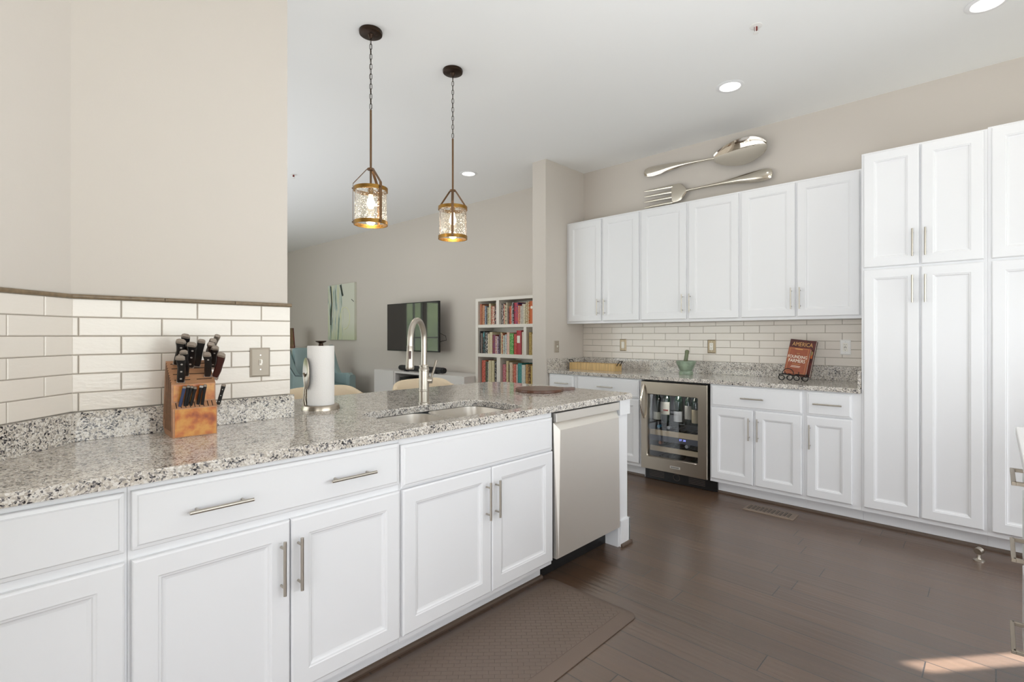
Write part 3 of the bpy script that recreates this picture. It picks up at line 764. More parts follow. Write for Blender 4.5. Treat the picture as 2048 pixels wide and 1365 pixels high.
# ------------------------------------------------------------------ knife block and knives
def block_frame():
    o = Vector((.462, 2.047, .9143)); u = Vector((.9993, -.0376, 0)); n = Vector((.0376, .9993, 0)); z = Vector((0, 0, 1))
    return o, u, n, z
bo, bu, bn, bz = block_frame()
def BP_(s, t, z): return bo + bu * s + bn * t + bz * z
BW = .136
prof = [(0, 0), (.13, 0), (.166, .03), (.118, .262), (.022, .183), (.022, .120), (0, .101)]
WOODL = mat('block_side_wood', (176, 128, 92), .45, var=.15, bscale=12, stretch=(1, 1, 6))
def fig_mat():
    m = mat('figured_maple', (196, 128, 52), .3, spec=.5); n, l, b = N(m)
    t = n.new('ShaderNodeTexCoord'); no = n.new('ShaderNodeTexNoise'); no.inputs['Scale'].default_value = 22; no.inputs['Detail'].default_value = 5
    l.new(t.outputs['Object'], no.inputs['Vector']); r = ramp(n, [(.32, (140, 62, 24)), (.45, (188, 106, 40)), (.58, (206, 146, 66)), (.72, (190, 118, 44))])
    l.new(no.outputs['Fac'], r.inputs[0]); l.new(r.outputs[0], b.inputs['Base Color']); return m
FIG = fig_mat(); SLOT = mat('dark_slot', (46, 26, 18), .8)
kb = thing('knife_block', bo, 'wooden knife block full of knives on the granite before the cream tiles', 'knife block')
b = B()
b.loops([[BP_(0, t, z) for t, z in prof], [BP_(.003, t, z) for t, z in prof], [BP_(BW - .003, t, z) for t, z in prof], [BP_(BW, t, z) for t, z in prof]])
b.done('block', WOODL, kb)
b = B()
b.loops([[BP_(s, -.0012 + d, z) for s, z in ((.006, .003), (BW - .004, .003), (BW - .004, .098), (.006, .098))] for d in (.0012, 0)])
b.done('front_plate', FIG, kb)
b = B()
b.loops([[BP_(s, .0208 + d, z) for s, z in ((.006, .124), (BW - .004, .124), (BW - .004, .181), (.006, .181))] for d in (.0012, 0)])
b.done('upper_plate', FIG, kb)
# slots cut in the side, the top and the ledge
b = B(); n1 = Vector((-.079, .096)).normalized()  # top face normal in (t,z)
tp = lambda f: (.022 + .096 * f, .183 + .079 * f)
for i in range(9):
    f = .10 + i * .10; t0, z0 = tp(f)
    tb_ = .03 + i * .014; zb_ = .02 if tb_ < .14 else .05
    a = [(t0 - .0014, z0 + .0005), (t0 + .0014, z0 + .0005), (tb_ + .0014, zb_), (tb_ - .0014, zb_)]
    b.loops([[BP_(-.0006, t, z) for t, z in a], [BP_(.002, t, z) for t, z in a]])
for s in (.025, .047, .070, .093, .115):
    for f in (.18, .42, .66, .86):
        if (s, f) in ((.070, .18),): continue
        t0, z0 = tp(f); w = .013
        b.loops([[BP_(s + q, t0 + e * .0012 + n1.x * h, z0 + e * .001 + n1.y * h) for q, e in ((-w, -1), (w, -1), (w, 1), (-w, 1))] for h in (-.001, .0007)])
for i in range(9):
    s = .012 + i * .0138
    b.loops([[BP_(s + q, .001 + t * .021 - .0005, .1015 + .019 * t + h) for q, t in ((-.0012, .05), (.0012, .05), (.0012, .9), (-.0012, .9))] for h in (-.002, .0012)])
b.done('slots', SLOT, kb)
KBLK = mat('knife_handle_black', (16, 16, 18), .28, spec=.5); KBRN = mat('knife_handle_rosewood', (58, 24, 22), .3)
KTOP = mat('knife_end_grey', (150, 138, 126), .4, metal=.4); KRIV = mat('rivet_steel', (215, 212, 208), .3, metal=.6); KBLUE = mat('knife_handle_blue', (46, 58, 92), .35)
tn = (bn * n1.x + bz * n1.y).normalized(); tpt = BP_(0, .022, .183)
def knife(pb, pt_, w, lab, m=KBLK, rivets=3, ln=.105, small=False, endm=KTOP, hook=1):
    if small:
        n0 = -bn; base = on_plane(pb[0], pb[1], BP_(0, .012, .11), bn); top = on_plane(pt_[0], pt_[1], BP_(0, -.004, .17), bn)
    else:
        base = on_plane(pb[0], pb[1], tpt + tn * .008, tn); top = on_plane(pt_[0], pt_[1], tpt + tn * (.008 + ln), tn)
    ax = (top - base); L = ax.length; ax.normalize()
    L = min(L, .135 if not small else .09); L = max(L, .07 if not small else .05)
    view = (base - CAMP).normalized(); sd_ = ax.cross(view).normalized(); th = sd_.cross(ax).normalized()   # sd_: visible width direction
    t = thing('kitchen_knife' if not small else 'steak_knife', base, lab, 'knife', 'knives in the top of the block' if not small else 'small knives on the ledge of the block')
    w *= 1.28; hw, ht = w / 2, (w * .30 if not small else w * .42)
    b = B(); rings = []
    for f, sw, off in ((0, .80, 0), (.08, .86, 0), (.3, .95, -.02 * hook), (.6, .86, 0), (.8, .98, .06 * hook), (.93, 1.06, .16 * hook), (1.0, .78, .20 * hook)):
        c = base + ax * (L * f) + sd_ * (w * off)
        rings.append([c + sd_ * (hw * sw * cx) + th * (ht * cy) for cx, cy in ((-1, -.55), (-.72, -1), (.72, -1), (1, -.55), (1, .55), (.72, 1), (-.72, 1), (-1, .55))])
    b.loops(rings); b.done('handle', m, t, smooth=True)
    b = B(); c = base + ax * (L * 1.0) + sd_ * (w * .2 * hook)
    rr = []
    for f, sw in ((-.05, 1.06), (.01, .98), (.035, .70)):
        c = base + ax * (L * (1 + f)) + sd_ * (w * .19 * hook)
        rr.append([c + sd_ * (hw * sw * cx) + th * (ht * 1.05 * cy) for cx, cy in ((-1, -.6), (-.7, -1), (.7, -1), (1, -.6), (1, .6), (.7, 1), (-.7, 1), (-1, .6))])
    b.loops(rr); b.done('end_cap', endm, t, smooth=True)
    b = B(); dpt = .02
    rings = [[base + ax * q + sd_ * (hw * sw * cx) + th * (ht * ss * cy) for cx, cy in ((-1, -1), (1, -1), (1, 1), (-1, 1))] for q, sw, ss in ((.001, .9, .95), (-.006, .95, .6), (-.010, .9, .18), (-dpt, .85, .15))]
    b.loops(rings); b.done('blade', KRIV, t)
    if rivets:
        b = B()
        for i in range(rivets):
            f = .16 + i * (.62 / max(1, rivets - 1)) if rivets > 1 else .8
            c = base + ax * (L * f) - th * 0; b.cyl(c - th * (ht * 1.04), c + th * (ht * 1.04), w * .13, 12)
        b.done('rivets', KRIV, t, smooth=True)
def kp(x, y): return (300 + x / 5.689, 650 + y / 5.689)
knife(kp(350, 640), kp(365, 375), .021, 'black knife with three rivets at the front left corner of the block')
knife(kp(405, 570), kp(400, 310), .018, 'black knife with grey end just behind the front left one', rivets=0)
knife(kp(310, 440), kp(372, 190), .022, 'black knife with large rivet leaning at the back left of the block', rivets=3)
knife(kp(360, 380), kp(425, 130), .020, 'rearmost black knife at the back left of the block', rivets=2)
knife(kp(455, 470), kp(495, 225), .022, 'broad black three-riveted knife in the left middle of the block')
knife(kp(535, 460), kp(588, 185), .018, 'plain black knife with flat grey end standing alone in the middle', rivets=0, hook=0)
knife(kp(655, 575), kp(665, 335), .019, 'black knife with one big rivet at the front right of the block', rivets=1)
knife(kp(745, 580), kp(830, 345), .020, 'dark rosewood-handled knife at the front right corner of the block', m=KBRN, rivets=0)
knife(kp(715, 470), kp(742, 262), .018, 'black knife with square pale end behind the rosewood one', rivets=2, hook=0)
knife(kp(668, 390), kp(710, 225), .018, 'black knife with curved steel-edged end at the right rear', rivets=1)
knife(kp(662, 330), kp(718, 180), .018, 'black knife with flat taupe end at the right rear of the block', rivets=0, hook=0)
knife(kp(700, 300), kp(768, 130), .015, 'honing steel with knobbed grey end at the back right of the block', rivets=0, m=KTOP, hook=0)
knife(kp(335, 950), kp(392, 710), .0085, 'small knife with blue-grey handle, leftmost in the ledge', m=KBLUE, rivets=0, small=True, hook=0)
knife(kp(395, 940), kp(437, 700), .0085, 'small black knife next to the blue-grey one in the ledge', rivets=0, small=True, hook=0)
knife(kp(415, 930), kp(478, 705), .0075, 'small black knife, third from the left in the ledge', rivets=0, small=True, hook=0)
knife(kp(462, 930), kp(515, 715), .0085, 'small black knife in the middle of the ledge with grey end', rivets=0, small=True, hook=0)
knife(kp(545, 905), kp(585, 700), .009, 'small black knife with bright metal end in the ledge', rivets=0, small=True, endm=KRIV, hook=0)
knife(kp(590, 925), kp(628, 690), .0085, 'small black knife just left of the two empty ledge slots', rivets=0, small=True, hook=0)
knife(kp(778, 905), kp(840, 685), .011, 'small riveted dark knife at the far right of the ledge', rivets=3, small=True, hook=0)

# ------------------------------------------------------------------ things on the back counter
# wooden crate tray
ty0, ty1 = on_x(1229, 740, 4.30).y, on_x(1139, 740, 4.30).y
BAMB = mat('striped_mango_wood', (196, 164, 112), .5, var=.38, bscale=10, stretch=(.3, 14, .3))
TIN = mat('tray_inside', (150, 84, 50), .5)
tr = thing('wooden_tray', (4.36, (ty0 + ty1) / 2, .9143), 'shallow striped wooden tray with black handles on the back counter', 'tray')
X0, X1, Z0, Z1 = 4.30, 4.43, .9143, .985
b = B(); b.box(X0, ty0, Z0, X1, ty1, Z0 + .010); b.box(X0, ty0, Z0 + .01, X0 + .010, ty1, Z1); b.box(X1 - .010, ty0, Z0 + .01, X1, ty1, Z1); b.box(X0 + .01, ty0, Z0 + .01, X1 - .01, ty0 + .010, Z1); b.box(X0 + .01, ty1 - .01, Z0 + .01, X1 - .01, ty1, Z1)
b.done('box', BAMB, tr)
for yy, s in ((ty0, -1), (ty1, 1)):
    b = B(); b.tube([(4.335, yy + s * .003, Z1 - .02), (4.335, yy + s * .014, Z1 + .0), (4.338, yy + s * .034, Z1 + .026), (4.392, yy + s * .034, Z1 + .026), (4.395, yy + s * .014, Z1 + .0), (4.395, yy + s * .003, Z1 - .02)], .004, 8)
    b.done('handle', BLK_MET, tr, smooth=True)
# mortar and pestle
mx_, my_ = 4.44, on_x(1372, 730, 4.44).y
mo = B().lathe([(0, 0), (.060, 0), (.062, .006), (.060, .026), (.052, .034), (.058, .045), (.082, .095), (.088, .118), (.086, .123), (.078, .121), (.055, .06), (.0, .045)], (mx_, my_, .9143), 40).done('mortar', SOAP, smooth=True, origin=(mx_, my_, .9143))
tag(mo, 'green stone mortar on the back counter between the tray and the cookbooks', 'mortar')
b = B(); p0, p1 = Vector((mx_, my_ + .012, .975)), Vector((mx_ + .0, my_ - .012, 1.138)); d = (p1 - p0)
b.lathe([(0, 0), (.019, .004), (.022, .03), (.017, .08), (.0165, .12), (.019, d.length - .012), (.012, d.length - .002), (0, d.length)], p0, 20, d)
tag(b.done('pestle', mat('green_pestle_stone', (104, 112, 84), .4, var=.25, bscale=20), smooth=True), 'green stone pestle standing in the mortar', 'pestle')

# cookbook stand with two books
fwd = (Vector((4.40, 1.08, 0)) - Vector((0, 0, 0))).normalized()      # seen almost squarely, turned towards the room
a_ = math.radians(14)
su = Vector((-.12, -1, 0)).normalized()                                  # width direction, to the right in the photo
sb_ = Vector((su.y * -1, su.x, 0)).normalized() * 1.0                  # backwards
if sb_.x < 0: sb_ = -sb_
up = (Vector((0, 0, 1)) * math.cos(a_) + sb_ * math.sin(a_)).normalized(); bk = up.cross(su).normalized()
if bk.x < 0: bk = -bk
sc_ = Vector((4.37, on_x(1590, 740, 4.37).y, .9143))
LB = sc_ + Vector((0, 0, .058)) - su * .095 + bk * .0   # lower left front corner of the rear book
LEAN = Vector((0, 0, 1))
def book(name, c0, w, h, t, cover, lab, skew=0.0):
    th_ = thing(name, c0, lab, 'book', 'cookbooks on the iron stand')
    uu = (up + su * skew).normalized(); ww = (su - up * skew * 0).normalized()
    ww = (su - uu * su.dot(uu)).normalized()
    def Q(a, z, d): return c0 + ww * a + uu * z + bk * d
    b = B()
    for d0, d1 in ((0, .0022), (t - .0022, t)):
        b.loops([[Q(a, z, d) for a, z in ((0, 0), (w, 0), (w, h), (0, h))] for d in (d0, d1)])
    b.loops([[Q(a, z, d) for a, z in ((0, 0), (.003, 0), (.003, h), (0, h))] for d in (.0022, t - .0022)])
    b.done('cover', cover, th_)
    b = B(); b.loops([[Q(a, z, d) for a, z in ((.003, .003), (w - .004, .003), (w - .004, h - .003), (.003, h - .003))] for d in (.0023, t - .0023)])
    b.done('pages', PAGES, th_)
    return th_, Q, Matrix((ww, uu, -bk)).transposed().to_euler()
COV1 = mat('dark_patterned_cover', (78, 30, 26), .4, var=.5, bscale=40); COV2 = mat('rust_leather_cover', (146, 76, 50), .4, var=.12, bscale=30)
def pic(Q, a0, a1, z0, z1, name, m, parent, d=-.0004, tk=.0004):
    b = B(); b.loops([[Q(a, z, dd) for a, z in ((a0, z0), (a1, z0), (a1, z1), (a0, z1))] for dd in (d + tk, d)]); return b.done(name, m, parent)
SK = .10
t1, Q1, e1 = book('cookbook', LB + bk * .024, .190, .285, .028, COV1, 'taller dark red cookbook titled AMERICA at the back of the iron stand', SK)
WT = mat('cover_white', (236, 230, 215), .6); GOLD = mat('cover_gold', (206, 158, 96), .5); ORNG = mat('cover_orange', (196, 104, 52), .5)
pic(Q1, .018, .088, .200, .216, 'white_caption', WT, t1); pic(Q1, .006, .182, .145, .198, 'orange_field', ORNG, t1)
text('AMERICA', 'title_text', .046, Q1(.096, .247, -.0008), e1, GOLD, t1, sx=.78)
b = B(); c = Q1(.155, .185, -.0006); b.lathe([(0, 0), (.026, 0), (.026, .0006), (0, .0006)], c, 24, bk); b.done('medallion', mat('cover_green', (150, 148, 100), .6), t1)
t2, Q2, e2 = book('cookbook', LB + bk * -.001 + su * .010, .160, .215, .024, COV2, 'brown cookbook titled FOUNDING FARMERS at the front of the iron stand', SK)
text('FOUNDING', 'title_text', .034, Q2(.078, .140, -.0008), e2, WT, t2, sx=.80); text('FARMERS', 'title_text', .038, Q2(.078, .108, -.0008), e2, WT, t2, sx=.80)
text('THE', 'title_text', .012, Q2(.078, .166, -.0008), e2, GOLD, t2); text('COOKBOOK', 'subtitle_text', .010, Q2(.078, .083, -.0008), e2, GOLD, t2)
pic(Q2, .050, .105, .200, .205, 'gold_caption', GOLD, t2); pic(Q2, .045, .112, .066, .069, 'gold_rule', WT, t2); pic(Q2, .040, .108, .058, .0605, 'gold_rule', WT, t2)
for a0, a1, z0, z1 in ((.012, .148, .206, .2075), (.012, .148, .012, .0135), (.012, .0135, .012, .2075), (.1465, .148, .012, .2075)): pic(Q2, a0, a1, z0, z1, 'gold_border', GOLD, t2)
# iron stand
stn = thing('cookbook_stand', sc_, 'black wrought iron scroll easel holding the two cookbooks', 'book stand')
b = B()
def scroll(c, r, a0, a1, s=1, shrink=.55, n=22):
    pts = []
    for i in range(n):
        f = i / (n - 1); a = math.radians(a0 + (a1 - a0) * f); rr = r * (1 - shrink * f ** 1.6)
        pts.append(c + su * (rr * math.cos(a) * s) + Vector((0, 0, rr * math.sin(a))))
    return pts
fb_ = sc_ - sb_ * .035
for off, s in ((-.083, -1), (.083, 1)):
    b.tube(scroll(fb_ + su * off + Vector((0, 0, .027)), .024, 60, -330, s), .0038, 8)
for off, s in ((-.028, -1), (.028, 1)):
    b.tube(scroll(fb_ + su * off + Vector((0, 0, .029)), .026, 110, -260, -s), .0038, 8)
b.tube([fb_ + su * -.105 + Vector((0, 0, .05)), fb_ + su * -.055 + Vector((0, 0, .052)), fb_ + Vector((0, 0, .046)), fb_ + su * .055 + Vector((0, 0, .052)), fb_ + su * .105 + Vector((0, 0, .05))], .0035, 8)
b.tube([fb_ + su * -.105 + Vector((0, 0, .05)), sc_ + su * -.06 + sb_ * .05 + Vector((0, 0, .055)), sc_ + sb_ * .09 + Vector((0, 0, .056)), sc_ + su * .06 + sb_ * .05 + Vector((0, 0, .055)), fb_ + su * .105 + Vector((0, 0, .05))], .0035, 8)
for off in (-.055, .045):
    b.tube([fb_ + su * off + Vector((0, 0, .052)), fb_ + su * off - sb_ * .012 + Vector((0, 0, .056)), fb_ + su * off - sb_ * .012 + Vector((0, 0, .075))], .003, 8)
b.tube([fb_ + su * (-.075) - sb_ * .006 + Vector((0, 0, .055))] + [fb_ - sb_ * .006 + su * (-.035 + .04 * math.cos(math.radians(a))) + Vector((0, 0, .062 + .036 * math.sin(math.radians(a)))) for a in range(175, -1, -15)] + [fb_ + su * .005 - sb_ * .006 + Vector((0, 0, .055))], .0028, 8)
b.tube([sc_ + sb_ * .09 + Vector((0, 0, .056)), sc_ + sb_ * .13 + Vector((0, 0, .004))], .0035, 8)
b.tube([sc_ + sb_ * .085 + Vector((0, 0, .056)), sc_ + sb_ * .105 + Vector((0, 0, .16)), sc_ + sb_ * .125 + Vector((0, 0, .23))], .0035, 8)
b.done('scrollwork', BLK_MET, stn, smooth=True)

# ------------------------------------------------------------------ wall plates
def plate(name, c, u, n, w, h, m, lab, kind):
    c, u, n = Vector(c), Vector(u), Vector(n); z = Vector((0, 0, 1))
    t = thing(name, c, lab, 'switch' if kind != 'outlet' and kind != 'gfci' else 'outlet')
    def R(i, d): return [c + u * (sx_ * (w / 2 - i)) + z * (sz * (h / 2 - i)) + n * d for sx_, sz in ((-1, -1), (1, -1), (1, 1), (-1, 1))]
    B().loops([R(0, .0005), R(0, .003), R(.007, .0075), R(.010, .0072)]).done('cover_plate', m, t)
    b = B()
    if kind == 'toggle':
        b.obox(c + n * .0085, u, z, n, .0055, .012, .002); b.obox(c + n * .013 + z * .003, u, z, n, .0035, .007, .008)
    else:
        b.obox(c + n * .0085, u, z, n, .0165, .033, .002, .0008)
    ins = b.done('rocker' if kind == 'rocker' else ('toggle' if kind == 'toggle' else 'receptacle'), IVORY, t)
    b = B()
    for s in (-1, 1): b.cyl(c + z * (s * (.030 if kind == 'toggle' else .042)) + n * .007, c + z * (s * (.030 if kind == 'toggle' else .042)) + n * .0082, .003, 10)
    b.done('screws', KRIV, t)
    if kind in ('outlet', 'gfci'):
        b = B()
        for s in (-1, 1):
            for q in (-.006, .006): b.obox(c + z * (s * .016 + .004) + u * q + n * .0107, u, z, n, .0011, .004, .0004)
            b.cyl(c + z * (s * .016 - .007) + n * .0104, c + z * (s * .016 - .007) + n * .0111, .0025, 10)
        if kind == 'gfci':
            for q in (-.005, .005): b.obox(c + u * q + n * .0112, u, z, n, .0035, .0028, .0007)
        b.done('slots', BLACK, t)
p = on_y(520, 725, YT - .002); plate('light_switch', (p.x, YT - .0005, p.z), (1, 0, 0), (0, -1, 0), .080, .122, PLATE_N, 'satin metal switch plate with white toggle on the cream tiles', 'toggle')
p = on_x(1246.5, 690.5, XW - .013); plate('light_switch', (XW - .0127, p.y, p.z), (0, -1, 0), (-1, 0, 0), .076, .124, PLATE_T, 'taupe plate with ivory rocker on the back tiles above the tray', 'rocker')
p = on_x(1423.5, 693.5, XW - .013); plate('wall_outlet', (XW - .0127, p.y, p.z), (0, -1, 0), (-1, 0, 0), .076, .124, PLATE_T, 'taupe outlet plate on the back tiles right of the mortar', 'outlet')
p = on_x(1691, 695, XW - .013); plate('wall_outlet', (XW - .0127, p.y, p.z), (0, -1, 0), (-1, 0, 0), .072, .118, WHT_PL, 'white outlet on the back tiles between cookbooks and pantry', 'gfci')
p = on_y(1113, 693.5, STY0); plate('light_switch', (p.x, STY0, p.z), (1, 0, 0), (0, -1, 0), .078, .122, PLATE_N, 'satin metal switch on the stub wall above the granite', 'toggle')

# ------------------------------------------------------------------ giant spoon and fork over the wall cabinets
def ribbon(b, pts, x, n=12):
    """pts: (px, py, halfwidth m, bulge m); cross-sections facing the room; concave if bulge < 0"""
    C = [on_x(p[0], p[1], x) for p in pts]; rings = []
    for i, (p, c) in enumerate(zip(pts, C)):
        t = (C[min(i + 1, len(C) - 1)] - C[max(i - 1, 0)]); t.x = 0; t.normalize()
        w = Vector((0, -t.z, t.y)); ring = []
        for k in range(n + 1):
            f = -1 + 2 * k / n; ring.append(c + w * (p[2] * f) + Vector((-1, 0, 0)) * (p[3] * (1 - f * f) + .008))
        for k in range(n, -1, -1):
            f = -1 + 2 * k / n; ring.append(c + w * (p[2] * f) + Vector((-1, 0, 0)) * (p[3] * (1 - f * f) * .9))
        rings.append(ring)
    b.loops(rings); return b
def ell(p0, p1, hw, n=12, e0=.06, bul=-.03):
    out = []
    for i in range(n + 1):
        t = i / n; w = math.sin(PI * (.03 + .94 * t)) ** .55 * (1 + .22 * (t - .5)); out.append((p0[0] + (p1[0] - p0[0]) * t, p0[1] + (p1[1] - p0[1]) * t, hw * w, bul * w))
    return out
sp = thing('giant_spoon', (4.6, 2.0, 2.8), 'oversized polished silver spoon hung on the wall above the cabinets', 'wall decoration')
b = B()
ribbon(b, [(1289, 346, .006, .001), (1291, 346, .032, .006), (1297, 345, .044, .01), (1306, 343.5, .048, .012), (1320, 340, .043, .012), (1345, 333, .031, .011), (1375, 327, .017, .010), (1405, 321.5, .011, .009), (1425, 318, .010, .008), (1433, 317, .012, .006)], 4.635)
b.done('handle', CHROME, sp, smooth=True)
b = B(); ribbon(b, ell((1428, 317.5), (1533, 291), .118, 20), 4.60, 18); b.done('bowl', CHROME, sp, smooth=True)
fk = thing('giant_fork', (4.6, 2.0, 2.6), 'oversized silver fork lying along the top of the wall cabinets', 'wall decoration')
SATS = mat('satin_silver', (214, 206, 192), .16, metal=1)
b = B()
ribbon(b, [(1545, 347, .006, .001), (1543, 347, .036, .006), (1537, 348.5, .047, .012), (1525, 351, .052, .014), (1508, 354.5, .047, .014), (1480, 359.5, .033, .013), (1445, 367, .017, .011), (1410, 374, .012, .010), (1380, 380, .012, .009), (1370, 382.5, .018, .008)], 4.635)
b.done('handle', SATS, fk, smooth=True)
b = B(); ribbon(b, [(1373, 382, .016, .004), (1368, 383, .050, .005), (1362, 384, .078, .006), (1354, 386, .086, .006), (1344, 388.5, .086, .005)], 4.63); b.done('fork_head', SATS, fk, smooth=True)
for i in range(4):
    o_ = -15 + i * 10.6
    b = B(); ribbon(b, [(1346, 388 + o_, .0145, .004), (1330, 391 + o_, .012, .004), (1310, 395 + o_, .010, .004), (1294, 398 + o_ * 1.02, .007, .002), (1289, 399 + o_ * 1.02, .002, .001)], 4.63, 6); b.done('tine', SATS, fk, smooth=True)

# ------------------------------------------------------------------ pendants
def pendant(x, y, rot, lab, zr=2.61, zh=2.262):
    t = thing('pendant_lamp', (x, y, CEIL), lab, 'pendant lamp', 'bronze and seeded glass pendants')
    B().lathe([(0, 0), (.066, 0), (.068, -.006), (.066, -.020), (.060, -.024), (.02, -.026), (.014, -.038), (.006, -.046), (0, -.046)], (x, y, CEIL - .0002), 40).done('canopy', BRONZE, t, smooth=True)
    b = B(); z = CEIL - .045; i = 0; L = .037
    while z - L * .8 > zr - .004:
        a = math.radians(40 + 90 * (i % 2)); d = Vector((math.cos(a), math.sin(a), 0)); c = Vector((x, y, z - L / 2)); pts = []
        for k in range(16):
            q = 2 * PI * k / 16; pts.append(c + d * (.0075 * math.cos(q)) + Vector((0, 0, L / 2 * .92 * (abs(math.sin(q)) ** .7) * (1 if math.sin(q) > 0 else -1))))
        b.tube(pts, .0017, 6, True); z -= L * .80; i += 1
    b.tube([(x + .003, y, CEIL - .045), (x - .002, y + .002, (CEIL + zr) / 2), (x + .002, y, zr)], .0014, 6)
    b.done('chain', BRONZE, t, smooth=True)
    b = B(); b.lathe([(0, 0), (.0065, 0), (.0065, zr - 2.155), (0, zr - 2.155)], (x, y, 2.155), 12); b.done('rod', STRAP, t, smooth=True)
    B().lathe([(.006, 0), (.020, .002), (.022, .006), (.020, .012), (.006, .014)], (x, y, zh - .012), 20).done('hub', STRAP, t, smooth=True)
    R0, zt, zb = .095, 2.146, 1.925
    for k in range(3):
        a = rot + 2 * PI * k / 3; d = Vector((math.cos(a), math.sin(a), 0)); w = Vector((-d.y, d.x, 0)); c = Vector((x, y, 0))
        path = [(.018, zh - .004), (.026, zh - .012), (R0 + .004, zt + .018), (R0 + .005, zt), (R0 + .005, zb + .004)]
        b = B(); b.loops([[c + d * (r + e) + w * (.0085 * s) + Vector((0, 0, z)) for s, e in ((-1, 0), (1, 0), (1, .0028), (-1, .0028))] for r, z in path])
        for z in (zt - .010, zb + .012): b.cyl(c + d * (R0 + .006) + Vector((0, 0, z)), c + d * (R0 + .013) + Vector((0, 0, z)), .004, 10)
        b.done('strap', STRAP, t)
    for nm, z in (('upper_band', zt - .022), ('lower_band', zb)):
        B().lathe([(R0 + .001, 0), (R0 + .004, 0), (R0 + .004, .022), (R0 - .002, .022), (R0 - .002, 0), (R0 + .001, 0)], (x, y, z), 48).done(nm, BRASS, t, smooth=True)
    b = B(); 
    for k in range(3):
        a = rot + 2 * PI * k / 3; b.tube([(x, y, 2.150), (x + R0 * math.cos(a), y + R0 * math.sin(a), 2.142)], .003, 6)
    b.lathe([(0, 0), (.016, 0), (.018, .03), (.010, .045), (0, .045)], (x, y, 2.105), 16); b.done('socket', BRASS, t, smooth=True)
    g = B(); g.loops([[(x + (R0 - .0025) * math.cos(2 * PI * i / 48), y + (R0 - .0025) * math.sin(2 * PI * i / 48), z) for i in range(48)] for z in (zb + .006, zt - .004)], False, False)
    g.done('glass_cylinder', GLASS_S, t, smooth=True)
    gb = mat('glowing_bulb', (255, 238, 208), .5, emit=6)
    B().lathe([(0, 0), (.012, .003), (.023, .02), (.024, .036), (.018, .055), (.0125, .07), (.0125, .085), (0, .085)][::1], (x, y, 2.022), 20).done('bulb', gb, t, smooth=True)
    light('pendant_light', 'POINT', (x, y, 1.99), (0, 0, 0), 2.2, color=(1, .86, .68), shadow_soft_size=.03)
pendant(1.611, 2.69, math.radians(-88), 'left bronze pendant with seeded glass, nearer the tiled wall')
pendant(2.233, 2.68, math.radians(-131), 'right bronze pendant with seeded glass, farther from the tiled wall')

# ------------------------------------------------------------------ ceiling lights and sprinklers
LENS = mat('downlight_lens', (255, 252, 244), .5, emit=5)
def can(x, y, lab, e=1.0):
    t = thing('recessed_light', (x, y, CEIL), lab, 'ceiling light', 'recessed ceiling lights')
    B().lathe([(.070, -.001), (.095, -.001), (.096, -.004), (.090, -.007), (.072, -.009), (.068, -.004), (.070, -.001)], (x, y, CEIL), 40).done('trim_ring', TRIMW, t, smooth=True)
    B().lathe([(0, -.0015), (.069, -.0015), (.069, -.003), (0, -.0035)], (x, y, CEIL), 32).done('lens', LENS, t)
    l = bpy.data.lights.new('downlight', 'AREA'); l.shape = 'DISK'; l.size = .13; l.energy = e; l.color = (1, .95, .87); l.spread = math.radians(150)
    o = bpy.data.objects.new('downlight', l); COL.objects.link(o); o.location = (x, y, CEIL - .012)
can(3.761, 1.393, 'round recessed light over the wall cabinets, right of the pendants')
can(3.782, .03, 'round recessed light cut by the top right frame edge')
can(3.779, 4.263, 'round recessed light just right of the right pendant')
can(3.80, 6.20, 'round recessed light partly behind the left pendant glass')
def sprinkler(x, y, lab):
    t = thing('fire_sprinkler', (x, y, CEIL), lab, 'sprinkler')
    B().lathe([(0, 0), (.034, 0), (.034, -.003), (.012, -.006), (0, -.006)], (x, y, CEIL - .0003), 28).done('escutcheon', WHT_PL, t, smooth=True)
    B().lathe([(0, 0), (.009, 0), (.009, -.02), (.004, -.022), (0, -.022)], (x, y, CEIL - .006), 12).done('body', mat('sprinkler_bulb_red', (120, 50, 45), .4), t, smooth=True)
    b = B(); b.lathe([(0, 0), (.016, 0), (.016, -.002), (0, -.002)], (x, y, CEIL - .042), 16); b.tube([(x - .010, y, CEIL - .006), (x - .012, y, CEIL - .03), (x, y, CEIL - .042)], .002, 6); b.tube([(x + .010, y, CEIL - .006), (x + .012, y, CEIL - .03), (x, y, CEIL - .042)], .002, 6)
    b.done('deflector', WHT_PL, t, smooth=True)
sprinkler(3.136, 1.013, 'small fire sprinkler in the kitchen ceiling above the downlight')
sprinkler(2.447, 5.715, 'small fire sprinkler in the living room ceiling beside the kitchen wall edge')

